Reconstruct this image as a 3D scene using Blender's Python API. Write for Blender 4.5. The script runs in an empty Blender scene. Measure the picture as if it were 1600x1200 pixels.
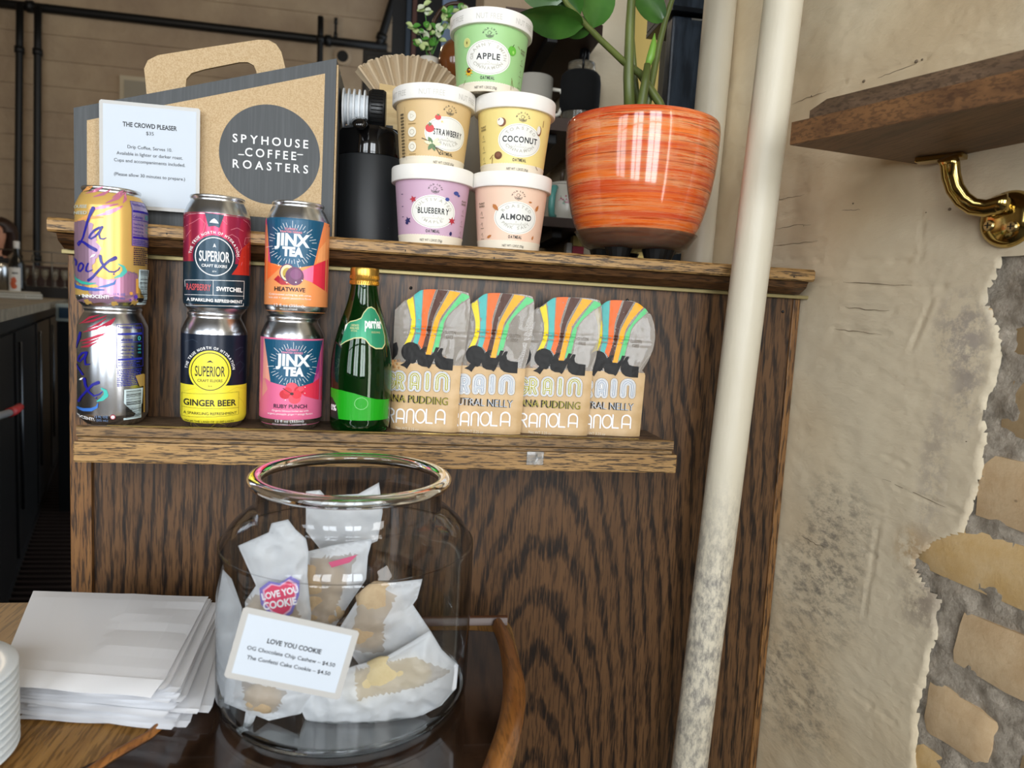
import bpy, bmesh, math, random
from mathutils import Vector, Matrix, noise
from mathutils.geometry import tessellate_polygon
random.seed(7)
sc = bpy.context.scene
col = sc.collection
PI = math.pi
sin, cos = math.sin, math.cos

# ------------------------------------------------------------------ camera, world, light, exposure
CAM = Vector((0, -.8401, .1386)); YAW, PITCH, ROLL, FPX = .16, .101, .0543, 1091.56
_f = Vector((sin(YAW)*cos(PITCH), cos(YAW)*cos(PITCH), -sin(PITCH)))
_r = Vector((cos(YAW), -sin(YAW), 0)); _u = _r.cross(_f)
RGT = cos(ROLL)*_r + sin(ROLL)*_u; UPV = -sin(ROLL)*_r + cos(ROLL)*_u
cam = bpy.data.objects.new('camera', bpy.data.cameras.new('camera')); col.objects.link(cam)
m = Matrix((RGT, UPV, -_f)).transposed().to_4x4(); m.translation = CAM
cam.matrix_world = m
cam.data.sensor_width = 36; cam.data.lens = 36*FPX/1600; cam.data.clip_start = .02; cam.data.clip_end = 60
cam.data.dof.use_dof = True; cam.data.dof.focus_distance = .82; cam.data.dof.aperture_fstop = 7.0
sc.camera = cam
def at(px, py, y=None, z=None, n=None, p0=None):
    """world point seen at a photograph pixel on a known plane"""
    d = _f + RGT*((px-800)/FPX) + UPV*((600-py)/FPX)
    if n is not None: t = (Vector(p0)-CAM).dot(n)/d.dot(n)
    elif y is not None: t = (y-CAM.y)/d.y
    else: t = (z-CAM.z)/d.z
    return CAM + t*d

w = bpy.data.worlds.new('sky'); sc.world = w; w.use_nodes = True
w.node_tree.nodes['Background'].inputs[0].default_value = (.80, .90, 1.0, 1)
w.node_tree.nodes['Background'].inputs[1].default_value = 1.6
def window_light(name, loc, rot, sx, sy, power, color):
    l = bpy.data.lights.new(name, 'AREA'); l.shape = 'RECTANGLE'; l.size = sx; l.size_y = sy
    l.energy = power; l.color = color
    o = bpy.data.objects.new(name, l); col.objects.link(o); o.location = loc; o.rotation_euler = rot
    return o
# daylight through the shop windows behind the camera (see wall_front) and the glass door on the right
window_light('window_daylight', (-.95, -2.75, .75), (PI/2, 0, 0), .85, 1.9, 34, (.93, .97, 1))
window_light('window_daylight', (.25, -2.75, .75), (PI/2, 0, 0), .85, 1.9, 40, (.95, .98, 1))
window_light('window_daylight', (-2.6, -2.75, .75), (PI/2, 0, 0), 1.5, 1.9, 30, (.93, .97, 1))
window_light('door_daylight', (1.16, -1.85, .55), (PI/2, 0, math.radians(78)), .7, 1.9, 26, (1, .96, .9))
def bar_point_light(loc, power):  # warm point light towards the bar, without a lamp body
    l = bpy.data.lights.new('warm_bar_light', 'POINT'); l.energy = power; l.color = (1, .80, .55); l.shadow_soft_size = .12
    o = bpy.data.objects.new('warm_bar_light', l); col.objects.link(o); o.location = loc
bar_point_light((-2.2, 3.6, 1.95), 20)
bar_point_light((-.6, 3.2, 2.0), 9)
sc.view_settings.view_transform = 'Standard'; sc.view_settings.look = 'None'
sc.view_settings.gamma = 1; sc.view_settings.use_curve_mapping = False
sc.view_settings.exposure = 0.32
sc.cycles.max_bounces = 10; sc.cycles.transparent_max_bounces = 24; sc.cycles.transmission_bounces = 10
sc.cycles.caustics_reflective = False; sc.cycles.sample_clamp_indirect = 6
sc.cycles.use_denoising = True

# ------------------------------------------------------------------ helpers
def lin(h):
    if isinstance(h, str):
        h = h.lstrip('#'); c = [int(h[i:i+2], 16)/255 for i in (0, 2, 4)]
        return tuple(x/12.92 if x <= .04045 else ((x+.055)/1.055)**2.4 for x in c)
    return tuple(h)
MATS = {}
def mat(name, color='888888', rough=.5, metal=0., spec=None, trans=0., ior=1.45, coat=0., emit=0., alpha=1.):
    if name in MATS: return MATS[name]
    m = bpy.data.materials.new(name); m.use_nodes = True
    b = m.node_tree.nodes['Principled BSDF']; c = lin(color)+(1,)
    b.inputs['Base Color'].default_value = c; b.inputs['Roughness'].default_value = rough
    b.inputs['Metallic'].default_value = metal; b.inputs['IOR'].default_value = ior
    b.inputs['Transmission Weight'].default_value = trans; b.inputs['Coat Weight'].default_value = coat
    b.inputs['Alpha'].default_value = alpha
    if spec is not None: b.inputs['Specular IOR Level'].default_value = spec
    if emit: b.inputs['Emission Color'].default_value = c; b.inputs['Emission Strength'].default_value = emit
    MATS[name] = m; return m
class NT:
    def __init__(s, name, rough=.5, metal=0, coat=0):
        s.m = mat(name, 'ffffff', rough, metal, coat=coat); s.t = s.m.node_tree; s.b = s.t.nodes['Principled BSDF']
    def n(s, t, **k):
        x = s.t.nodes.new(t)
        for a, v in k.items():
            if a.startswith('i_'):
                key = a[2:].replace('_', ' ')
                x.inputs[key].default_value = v
            else: setattr(x, a, v)
        return x
    def l(s, a, b): s.t.links.new(a, b)
    def coords(s, scale, rot=(0, 0, 0)):
        tc = s.n('ShaderNodeTexCoord'); mp = s.n('ShaderNodeMapping'); mp.inputs['Scale'].default_value = scale
        mp.inputs['Rotation'].default_value = rot
        s.l(tc.outputs['Object'], mp.inputs['Vector']); return mp.outputs[0]
    def noise(s, vec, scale, detail=4, rough=.55, dist=0):
        x = s.n('ShaderNodeTexNoise'); s.l(vec, x.inputs['Vector'])
        x.inputs['Scale'].default_value = scale; x.inputs['Detail'].default_value = detail
        x.inputs['Roughness'].default_value = rough; x.inputs['Distortion'].default_value = dist
        return x.outputs['Fac']
    def ramp(s, fac, stops, interp='LINEAR'):
        r = s.n('ShaderNodeValToRGB'); r.color_ramp.interpolation = interp; s.l(fac, r.inputs[0])
        e = r.color_ramp.elements
        while len(e) < len(stops): e.new(.5)
        for i, (p, c) in enumerate(stops):
            e[i].position = p
            e[i].color = (c, c, c, 1) if isinstance(c, (int, float)) else lin(c)+(1,)
        return r.outputs[0]
    def mix(s, fac, a, b, mode='MIX'):
        x = s.n('ShaderNodeMix'); x.data_type = 'RGBA'; x.blend_type = mode
        for v, i in ((fac, 0), (a, 6), (b, 7)):
            if isinstance(v, (int, float)): x.inputs[i].default_value = v
            elif isinstance(v, str): x.inputs[i].default_value = lin(v)+(1,)
            else: s.l(v, x.inputs[i])
        return x.outputs[2]
    def bump(s, h, strength=.3, dist=.002):
        x = s.n('ShaderNodeBump'); x.inputs['Strength'].default_value = strength; x.inputs['Distance'].default_value = dist
        s.l(h, x.inputs['Height']); s.l(x.outputs[0], s.b.inputs['Normal'])
    def color(s, c): s.l(c, s.b.inputs['Base Color'])
def wood(name, light, mid, dark, axis='X', grain=1., pores=.5, rough=.45, cath=0., coat=0., tint=None):
    k = NT(name, rough, coat=coat)
    st = {'X': (1, 15, 15), 'Z': (15, 15, 1), 'Y': (15, 1, 15)}[axis]
    v = k.coords(tuple(a*grain for a in st))
    f1 = k.noise(v, 3.2, 5, .6, .4)
    c = k.ramp(f1, [(.32, mid), (.62, light)])
    big = k.noise(k.coords(tuple(a*.25 for a in st)), 4, 3)
    c = k.mix(k.ramp(big, [(.35, 0.), (.65, .5)]), c, mid)
    if cath:
        wv = k.n('ShaderNodeTexWave'); wv.wave_type = 'RINGS'; wv.rings_direction = 'Y'
        tc_ = k.n('ShaderNodeTexCoord'); mp_ = k.n('ShaderNodeMapping'); mp_.inputs['Scale'].default_value = (1, 1, .20); mp_.inputs['Location'].default_value = (-.19, 0, -.35*.20)
        k.l(tc_.outputs['Object'], mp_.inputs['Vector']); k.l(mp_.outputs[0], wv.inputs['Vector'])
        wv.inputs['Scale'].default_value = 21; wv.inputs['Distortion'].default_value = 5; wv.inputs['Detail'].default_value = 4
        wv.inputs['Detail Scale'].default_value = 1.6; wv.inputs['Detail Roughness'].default_value = .62
        wf = k.ramp(wv.outputs['Fac'], [(.10, 1.), (.45, 0.)])
        streak = k.ramp(k.noise(k.coords(tuple(a*3 for a in st)), 8, 4, .6), [(.36, 0.), (.54, 1.)])
        mm = k.n('ShaderNodeMath', operation='MULTIPLY'); k.l(wf, mm.inputs[0]); k.l(streak, mm.inputs[1])
        m2 = k.n('ShaderNodeMath', operation='MULTIPLY'); k.l(mm.outputs[0], m2.inputs[0]); m2.inputs[1].default_value = cath
        c = k.mix(m2.outputs[0], c, dark)
    p = k.noise(k.coords(tuple(a*(2.9 if a > 1 else 3.4) for a in st)), 17 if axis == 'X' else 9, 3, .55)
    pf = k.ramp(p, [(.50, 0.), (.58, pores)])
    c = k.mix(pf, c, dark)
    k.color(c); k.bump(pf, -.35, .0012)
    return k.m

def finish(name, me, mats, parent=None, smooth=False):
    for mm in (mats if isinstance(mats, (list, tuple)) else [mats]): me.materials.append(mm)
    if smooth:
        for p in me.polygons: p.use_smooth = True
    o = bpy.data.objects.new(name, me); col.objects.link(o)
    if parent is not None:
        o.parent = parent
        if getattr(parent, 'WORLD', False) or parent.get('w'): pass
    return o
def world_of(o):
    M = o.matrix_basis.copy()
    while o.parent: o = o.parent; M = o.matrix_basis @ M
    return M
class MB:
    def __init__(s): s.v = []; s.f = []; s.m = []
    def add(s, vs, fs, mi=0):
        o = len(s.v); s.v += [Vector(x) for x in vs]
        for f in fs: s.f.append([i+o for i in f]); s.m.append(mi)
        return s
    def box(s, x0, x1, y0, y1, z0, z1, mi=0, b=0.):
        if b <= 0:
            v = [(x, y, z) for z in (z0, z1) for y in (y0, y1) for x in (x0, x1)]
            return s.add(v, [(0, 2, 3, 1), (4, 5, 7, 6), (0, 1, 5, 4), (2, 6, 7, 3), (0, 4, 6, 2), (1, 3, 7, 5)], mi)
        bm = bmesh.new(); bmesh.ops.create_cube(bm, size=1)
        for q in bm.verts:
            q.co = Vector(((x0+x1)/2+q.co.x*(x1-x0), (y0+y1)/2+q.co.y*(y1-y0), (z0+z1)/2+q.co.z*(z1-z0)))
        bmesh.ops.bevel(bm, geom=bm.edges[:], offset=b, segments=2, affect='EDGES', profile=.6)
        return s.bm(bm, mi)
    def bm(s, bm, mi=0):
        bm.verts.index_update()
        s.add([q.co for q in bm.verts], [[q.index for q in f.verts] for f in bm.faces], mi); bm.free(); return s
    def prism(s, poly, fn, h0, h1, mi=0, rev=False):
        """poly in (a,b); fn(a,b,h)->xyz; side walls and caps"""
        n = len(poly)
        v = [fn(a, b, h0) for a, b in poly]+[fn(a, b, h1) for a, b in poly]
        tr = tessellate_polygon([[Vector((a, b, 0)) for a, b in poly]])
        f = [list(t) for t in tr]+[[i+n for i in reversed(t)] for t in tr]
        f += [[i, (i+1) % n, n+(i+1) % n, n+i] for i in range(n)]
        return s.add(v, f, mi)
    def lathe(s, prof, c=(0, 0, 0), seg=64, mi=0, a0=0, a1=2*PI, mfn=None):
        full = abs(a1-a0-2*PI) < 1e-6; n = seg if full else seg+1
        v = []; f = []; ms = []
        for r, z in prof:
            for i in range(n):
                a = a0+(a1-a0)*i/seg
                v.append((c[0]+r*cos(a), c[1]+r*sin(a), c[2]+z))
        o = len(s.v); s.v += [Vector(x) for x in v]
        for j in range(len(prof)-1):
            for i in range(seg):
                i2 = (i+1) % n
                s.f.append([o+j*n+i, o+j*n+i2, o+(j+1)*n+i2, o+(j+1)*n+i]); s.m.append(mfn(j) if mfn else mi)
        return s
    def disc(s, r, z, c=(0, 0, 0), seg=64, mi=0, up=True):
        v = [(c[0]+r*cos(2*PI*i/seg), c[1]+r*sin(2*PI*i/seg), c[2]+z) for i in range(seg)]
        return s.add(v, [list(range(seg)) if up else list(range(seg))[::-1]], mi)
    def tube(s, pts, rad, seg=12, mi=0, cap=True, flat=1.):
        pts = [Vector(p) for p in pts]; n = len(pts); o = len(s.v)
        rad = rad if isinstance(rad, (list, tuple)) else [rad]*n
        t0 = (pts[1]-pts[0]).normalized(); ref = Vector((0, 0, 1)) if abs(t0.z) < .9 else Vector((1, 0, 0))
        nx = t0.cross(ref).normalized()
        for i, p in enumerate(pts):
            t = (pts[min(i+1, n-1)]-pts[max(i-1, 0)]).normalized()
            nx = (nx-t*nx.dot(t)).normalized(); ny = t.cross(nx)
            for k in range(seg):
                a = 2*PI*k/seg; s.v.append(p+rad[i]*(nx*cos(a)+ny*sin(a)*flat))
        for i in range(n-1):
            for k in range(seg):
                k2 = (k+1) % seg; s.f.append([o+i*seg+k, o+i*seg+k2, o+(i+1)*seg+k2, o+(i+1)*seg+k]); s.m.append(mi)
        if cap:
            s.f.append([o+k for k in range(seg)][::-1]); s.m.append(mi)
            s.f.append([o+(n-1)*seg+k for k in range(seg)]); s.m.append(mi)
        return s
    def ball(s, c, r, mi=0, sub=2, sq=(1, 1, 1)):
        bm = bmesh.new(); bmesh.ops.create_icosphere(bm, subdivisions=sub, radius=1)
        for q in bm.verts: q.co = Vector((c[0]+q.co.x*r*sq[0], c[1]+q.co.y*r*sq[1], c[2]+q.co.z*r*sq[2]))
        return s.bm(bm, mi)
    def xf(s, M): s.v = [M @ v for v in s.v]; return s
    def build(s, name, mats, parent=None, smooth=False, local=False, fixn=False):
        me = bpy.data.meshes.new(name)
        vs = s.v
        if parent is not None and not local:
            M = world_of(parent).inverted(); vs = [M @ v for v in vs]
        me.from_pydata([tuple(v) for v in vs], [], s.f)
        for p, mi in zip(me.polygons, s.m): p.material_index = mi
        if fixn:
            b = bmesh.new(); b.from_mesh(me); bmesh.ops.recalc_face_normals(b, faces=b.faces); b.to_mesh(me); b.free()
        me.update()
        return finish(name, me, mats, parent, smooth)
def smooth_by_angle(o, deg=35):
    me = o.data
    for p in me.polygons: p.use_smooth = True
    b = bmesh.new(); b.from_mesh(me)
    for e in b.edges:
        if len(e.link_faces) == 2 and e.calc_face_angle(0) > math.radians(deg): e.smooth = False
    b.to_mesh(me); b.free(); return o
def tag(o, label=None, cat=None, group=None, kind=None):
    if label: o['label'] = label
    if cat: o['category'] = cat
    if group: o['group'] = group
    if kind: o['kind'] = kind
    return o
def thing(name, label, cat, loc=(0, 0, 0), rz=0, group=None):
    o = bpy.data.objects.new(name, None); col.objects.link(o)
    o.location = loc; o.rotation_euler = (0, 0, rz); o.empty_display_size = .02
    M = Matrix.Translation(Vector(loc)) @ Matrix.Rotation(rz, 4, 'Z'); o.matrix_basis = M
    return tag(o, label, cat, group)
def struct(o): o['kind'] = 'structure'; return o

# ---- flat print (lettering and shapes) laid on a surface
_tc = {}
def glyphs(txt, off=0., shear=0.):
    k = (txt, off, shear)
    if k in _tc: return _tc[k]
    cu = bpy.data.curves.new('t', 'FONT'); cu.body = txt; cu.size = 1; cu.resolution_u = 3; cu.offset = off; cu.shear = shear
    o = bpy.data.objects.new('t', cu); me = o.to_mesh()
    vs = [(v.co.x, v.co.y) for v in me.vertices]; fs = [list(p.vertices) for p in me.polygons]
    o.to_mesh_clear(); bpy.data.objects.remove(o); bpy.data.curves.remove(cu)
    _tc[k] = (vs, fs); return _tc[k]
_hv = glyphs('H')[0]; CAP = max(v[1] for v in _hv)-min(v[1] for v in _hv)
class Print:
    def __init__(s, sx=1., sy=None, ox=0., oy=0., skew=0.):
        s.sx = sx; s.sy = sy or sx; s.ox = ox; s.oy = oy; s.skew = skew
        s.big = []; s.small = []; s.mats = []; s.layer = 0
    def mi(s, m):
        if m not in s.mats: s.mats.append(m)
        return s.mats.index(m)
    def T(s, x, y): return ((x-s.ox)*s.sx, (y-s.oy+s.skew*(x-s.ox))*s.sy)
    def poly(s, pts, m, holes=(), lay=None):
        loops = [[Vector((*s.T(*p), 0)) for p in pts]]+[[Vector((*s.T(*p), 0)) for p in h] for h in holes]
        flat = [(v.x, v.y) for l in loops for v in l]
        tr = tessellate_polygon(loops)
        if lay is None: s.layer += 1; lay = s.layer
        s.big.append((flat, [list(t) for t in tr], s.mi(m), lay)); return s
    def rect(s, x0, y0, x1, y1, m, lay=None): return s.poly([(x0, y0), (x1, y0), (x1, y1), (x0, y1)], m, lay=lay)
    def ell(s, cx, cy, rx, ry, m, n=40, lay=None): return s.poly([(cx+rx*cos(2*PI*i/n), cy+ry*sin(2*PI*i/n)) for i in range(n)], m, lay=lay)
    def ring(s, cx, cy, rx, ry, t, m, n=48):
        f = lambda k: [(cx+(rx-k)*cos(2*PI*i/n), cy+(ry-k)*sin(2*PI*i/n)) for i in range(n)]
        return s.poly(f(0), m, holes=[f(t)])
    def stroke(s, pts, wd, m, lay=None, taper=None, closed=False, capr=True):
        """a brushed line: quads plus round joints, one layer"""
        if lay is None: s.layer += 1; lay = s.layer
        n = len(pts); vs = []; fs = []
        for i in range(n-1):
            (x0, y0), (x1, y1) = pts[i], pts[i+1]; L = math.hypot(x1-x0, y1-y0) or 1e-9
            w0 = wd*(taper[i] if taper else 1)/2; w1 = wd*(taper[i+1] if taper else 1)/2
            nx, ny = -(y1-y0)/L, (x1-x0)/L; o = len(vs)
            vs += [(x0+nx*w0, y0+ny*w0), (x0-nx*w0, y0-ny*w0), (x1-nx*w1, y1-ny*w1), (x1+nx*w1, y1+ny*w1)]
            fs.append([o, o+1, o+2, o+3])
        if capr:
            for i in range(n):
                r = wd*(taper[i] if taper else 1)/2; o = len(vs); q = 10
                vs += [(pts[i][0]+r*cos(2*PI*j/q), pts[i][1]+r*sin(2*PI*j/q)) for j in range(q)]
                fs.append(list(range(o, o+q)))
        s.big.append(([s.T(*p) for p in vs], fs, s.mi(m), lay)); return s
    def text(s, txt, x, y, h, m, align='C', bold=0., wx=1., shear=0., rot=0., fit=None, sp=0., lay=None):
        vs, fs = glyphs(txt, bold, shear) if not sp else (None, None)
        if sp:
            vs = []; fs = []; cx = 0
            for ch in txt:
                if ch == ' ': cx += .35+sp; continue
                gv, gf = glyphs(ch, bold, shear); a = min(q[0] for q in gv); b = max(q[0] for q in gv); o = len(vs)
                vs += [(q[0]-a+cx, q[1]) for q in gv]; fs += [[i+o for i in f] for f in gf]; cx += b-a+sp
        if not vs: return s
        x0 = min(q[0] for q in vs); x1 = max(q[0] for q in vs); k = h/CAP; kx = k*wx
        if fit: kx = fit/(x1-x0)
        ox = {'C': (x0+x1)/2, 'L': x0, 'R': x1}[align]
        c, sn = cos(rot), sin(rot); out = []
        for q in vs:
            a = (q[0]-ox)*kx; b = q[1]*k; out.append(s.T(x+a*c-b*sn, y+a*sn+b*c))
        if lay is None: s.layer += 1; lay = s.layer
        (s.big if h*s.sy > .0045 else s.small).append((out, fs, s.mi(m), lay)); return s
    def arc(s, txt, cx, cy, r, h, m, mid=PI/2, bold=0., sp=.12, inward=False, ry=None, wx=1.):
        """letters set along an arc"""
        k = h/CAP; wds = []
        for ch in txt:
            if ch == ' ': wds.append((0, .3)); continue
            gv, _ = glyphs(ch, bold); wds.append((min(q[0] for q in gv), max(q[0] for q in gv)-min(q[0] for q in gv)))
        tot = sum(q[1] for q in wds)+sp*(len(txt)-1); ry = ry or r; cur = -tot/2
        s.layer += 1
        for ch, (a0, wd) in zip(txt, wds):
            c0 = cur+wd/2; cur += wd+sp
            if ch == ' ': continue
            ang = mid-c0*k*wx/r*(1 if not inward else -1); rot = ang-PI/2 if not inward else ang+PI/2
            gv, gf = glyphs(ch, bold); c, sn = cos(rot), sin(rot); out = []
            for q in gv:
                a = (q[0]-a0-wd/2)*k*wx; b = q[1]*k
                out.append(s.T(cx+r*cos(ang)+a*c-b*sn, cy+ry*sin(ang)+a*sn+b*c))
            s.small.append((out, gf, s.mi(m), s.layer))
        return s
    def build(s, name, surf, parent, step=None, base=.00018, lift=.00002, local=True, part=True):
        bm = bmesh.new(); L = bm.verts.layers.float.new('lay')
        def put(items):
            for vs, fs, mi, lay in items:
                bv = []
                for x, y in vs:
                    q = bm.verts.new((x, y, 0)); q[L] = lay; bv.append(q)
                for f in fs:
                    try:
                        nf = bm.faces.new([bv[i] for i in f]); nf.material_index = mi
                        nf.normal_update()
                        if nf.normal.z < 0: nf.normal_flip()
                    except ValueError: pass
        put(s.big)
        if step and s.big:
            xs = [v.co.x for v in bm.verts]; a = min(xs); b = max(xs); x = math.floor(a/step)*step+step*.371
            while x < b:
                bmesh.ops.bisect_plane(bm, geom=bm.verts[:]+bm.edges[:]+bm.faces[:], plane_co=(x, 0, 0), plane_no=(1, 0, 0), dist=1e-7)
                x += step
            if len(step_y := getattr(s, 'ycuts', [])):
                for yy in step_y:
                    bmesh.ops.bisect_plane(bm, geom=bm.verts[:]+bm.edges[:]+bm.faces[:], plane_co=(0, yy, 0), plane_no=(0, 1, 0), dist=1e-7)
        put([(a, b, c_, d+2) for a, b, c_, d in s.small])
        for v in bm.verts:
            v.co = surf(v.co.x, v.co.y, base+lift*v[L])
        me = bpy.data.meshes.new(name); bm.to_mesh(me); bm.free()
        if parent is not None and not local:
            me.transform(world_of(parent).inverted())
        return finish(name, me, s.mats, parent)
def ink(hexc, rough=.4, metal=0.): return mat('ink_'+hexc+('_m' if metal else '')+str(rough), hexc, rough, metal)
def plane_frame(o, ex, ey):
    ex = Vector(ex).normalized(); n = ex.cross(Vector(ey)).normalized(); ey = n.cross(ex)
    return lambda u, v, off: Vector(o)+ex*u+ey*v+n*off

# ------------------------------------------------------------------ materials
OAK = wood('golden_oak', 'b08c58', '8c6a3e', '20130a', 'X', 3.4, .85, .5)
OAKV = wood('golden_oak_upright', '8a6236', '684626', '1e120a', 'Z', 4, .8, .5)
OAKD = wood('worn_oak', '86705a', '5f4630', '1c120a', 'X', 5, .8, .6)
PANEL = wood('dark_oak_veneer', '66482c', '543a23', '140b06', 'Z', 3.4, .55, .42, cath=.95)
LIPW = wood('lip_oak', '9c7c50', '6f5434', '1c120a', 'X', 3.0, .8, .5)
MOULD = wood('moulding_oak', '6b4a2a', '4a301a', '160d06', 'X', 1.4, .8, .4)
TABLEW = wood('honey_table_oak', 'a8804a', '8a6434', '3a2410', 'Y', 1.3, .5, .35)
RIMW = wood('polished_rim_wood', 'a06a34', '70421e', '24140a', 'Y', 1.0, .4, .28, coat=.3)
SHELFW = wood('weathered_shelf_wood', '805a36', '563a22', '2a1a10', 'Y', 1.6, .45, .6)
SHELFU = wood('shelf_underside_wood', '8a6a4c', '66503a', '2f2116', 'Y', .9, .3, .55)
SHELFT = wood('grey_brown_shelf_wood', '6e5742', '4c3a29', '22180f', 'Y', 1.6, .45, .6)
BRASS = mat('aged_brass', '94875e', .5, .7)
BRASSP = mat('polished_brass', 'b59c5c', .13, 1.)
ALU = mat('brushed_aluminium', 'c9ccce', .22, 1.)
BLACK = mat('black_plastic', '0c0d0e', .35)
BLACKM = mat('matt_black_metal', '0b0b0b', .5, .2)
WHITE = mat('white_card', 'eef0f2', .55)
PAPER = mat('white_paper', 'eceef2', .65)
DARKTXT = mat('dark_lettering', '23262b', .6)

k = NT('painted_pipe', .42)
v = k.coords((1, 1, .45)); f = k.noise(v, 150, 6, .7)
z = k.n('ShaderNodeTexCoord'); sx = k.n('ShaderNodeSeparateXYZ'); k.l(z.outputs['Object'], sx.inputs[0])
zr = k.n('ShaderNodeMapRange'); k.l(sx.outputs['Z'], zr.inputs[0])
zr.inputs[1].default_value = .99; zr.inputs[2].default_value = .86; zr.inputs[3].default_value = 0; zr.inputs[4].default_value = 1
dirt = k.ramp(f, [(.42, 0.), (.62, 1.)])
mm = k.n('ShaderNodeMath', operation='MULTIPLY'); k.l(dirt, mm.inputs[0]); k.l(zr.outputs[0], mm.inputs[1])
c = k.mix(mm.outputs[0], 'd6cdb8', '8f8a82')
c = k.mix(k.ramp(k.noise(k.coords((1, 1, 1)), 9, 3), [(.4, 0.), (.7, .25)]), c, 'b9ae94')
k.color(c); k.bump(k.noise(k.coords((1, 1, .3)), 60, 4), .25, .003); PIPE = k.m

k = NT('old_cream_plaster', .72)
P0 = k.coords((1, 1, 1))
c = k.mix(k.ramp(k.noise(P0, 5, 4, .6), [(.38, 0.), (.62, 1.)]), 'cdb896', 'dccbab')
c = k.mix(k.ramp(k.noise(P0, 2.3, 3, .6), [(.42, 0.), (.6, .6)]), c, 'cfc3ab')
tc = k.n('ShaderNodeTexCoord')
def blob(k, tc, cx, cz, rx, rz):
    """soft patch around a point of the wall (object coordinates)"""
    mp = k.n('ShaderNodeMapping', vector_type='POINT')
    s = k.n('ShaderNodeSeparateXYZ'); k.l(tc.outputs['Object'], s.inputs[0])
    out = []
    for o, cc, rr in (('Y', cx, rx), ('Z', cz, rz)):
        a = k.n('ShaderNodeMath', operation='SUBTRACT'); k.l(s.outputs[o], a.inputs[0]); a.inputs[1].default_value = cc
        b = k.n('ShaderNodeMath', operation='DIVIDE'); k.l(a.outputs[0], b.inputs[0]); b.inputs[1].default_value = rr
        d = k.n('ShaderNodeMath', operation='POWER'); k.l(b.outputs[0], d.inputs[0]); d.inputs[1].default_value = 2; out.append(d)
    e = k.n('ShaderNodeMath', operation='ADD'); k.l(out[0].outputs[0], e.inputs[0]); k.l(out[1].outputs[0], e.inputs[1])
    return k.ramp(e.outputs[0], [(0., 1.), (1., 0.)])
scuff = k.ramp(k.noise(k.coords((1, 1, 1.6), (.5, 0, 0)), 55, 8, .75), [(.46, 0.), (.62, .75)])
for bx, bz, rx, rz in ((-.085, -.11, .07, .09), (-.06, -.19, .09, .08), (-.04, -.33, .10, .10)):
    mm = k.n('ShaderNodeMath', operation='MULTIPLY'); k.l(scuff, mm.inputs[0]); k.l(blob(k, tc, bx, bz, rx, rz), mm.inputs[1])
    c = k.mix(mm.outputs[0], c, '6e675e')
peel = k.ramp(k.noise(k.coords((1, 1, 1)), 38, 9, .75), [(.44, 0.), (.54, .9)])
for bx, bz, rx, rz, cc_ in ((-.212, .143, .035, .05, 'a59a8e'), (-.196, -.092, .035, .035, 'b3956c'), (-.205, -.135, .035, .05, '9c8e7e'), (-.225, .10, .02, .08, 'a59a8e'), (-.20, .0, .02, .10, 'b8ab98')):
    mm = k.n('ShaderNodeMath', operation='MULTIPLY'); k.l(peel, mm.inputs[0]); k.l(blob(k, tc, bx, bz, rx, rz), mm.inputs[1])
    c = k.mix(mm.outputs[0], c, cc_)
k.color(c)
k.bump(k.noise(k.coords((1, 1, 2.2)), 28, 9, .62), .5, .004); PLASTER = k.m

k = NT('grey_mortar', .95)
c = k.mix(k.ramp(k.noise(k.coords((1, 1, 1)), 60, 8, .7), [(.36, 0.), (.64, 1.)]), '8c8273', 'bdb1a0')
k.color(c); k.bump(k.noise(k.coords((1, 1, 1)), 140, 8, .7), .9, .004); MORTAR = k.m
def brickmat(name, a, b, sp='5a3a24'):
    k = NT(name, .9)
    c = k.mix(k.ramp(k.noise(k.coords((1, 1, 1)), 14, 6, .65), [(.36, 0.), (.64, 1.)]), a, b)
    c = k.mix(k.ramp(k.noise(k.coords((1, 1, 1)), 90, 5, .7), [(.5, 0.), (.7, .5)]), c, a)
    c = k.mix(k.ramp(k.noise(k.coords((1, 1, 1)), 45, 2, .5), [(.73, 0.), (.76, .8)]), c, sp)
    k.color(c); k.bump(k.noise(k.coords((1, 1, 1)), 110, 7, .7), .45, .002); return k.m
BRICKS = [brickmat('buff_brick', 'c2a27a', 'd6bc96'), brickmat('brown_brick', '97805c', 'ab9370'), brickmat('ochre_brick', 'c9a56c', 'd8bd90')]
k = NT('cream_block_paint', .8)
c = k.mix(k.ramp(k.noise(k.coords((1, 1, 1)), 1.5, 4, .6), [(.36, 0.), (.64, 1.)]), '94806a', 'ab977c')
k.color(c); k.bump(k.noise(k.coords((1, 1, 1)), 6, 6, .6), .5, .03); FARWALL = k.m

# ------------------------------------------------------------------ the room
FZ, CZ = -1.02, 3.0
A = math.radians(11.8); AW = Vector((-sin(A), cos(A), 0)); WN = Vector((-cos(A), -sin(A), 0)); W0 = Vector((.5112, 0, 0))
def wall_pt(s, z, h=0.):            # s metres towards the camera along the right wall, h out of it
    return W0-AW*s+WN*h+Vector((0, 0, z))
def on_wall(px, py, h=0.):
    p = at(px, py, n=WN, p0=W0+WN*h); return -(p-W0).dot(AW), p.z
FLOORM = mat('dark_floor_mat', '1b1412', .6)
fl = MB().box(-5.2, 2.2, -3.2, 6.2, FZ-.1, FZ).build('floor', FLOORM); struct(fl)
mb = MB()
for i in range(60): mb.box(-2.6, -.75, 1.0+i*.055, 1.018+i*.055, FZ, FZ+.012)
tag(mb.build('rib', mat('rubber_mat_rib', '251a17', .6), fl), kind='stuff')
struct(MB().box(-5.2, 2.2, -3.2, 6.2, CZ, CZ+.1).build('ceiling', mat('ceiling_paint', '8a7c68', .9)))
struct(MB().box(-5.2, 2.2, 6.0, 6.2, FZ, CZ).build('wall_back', FARWALL))
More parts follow.
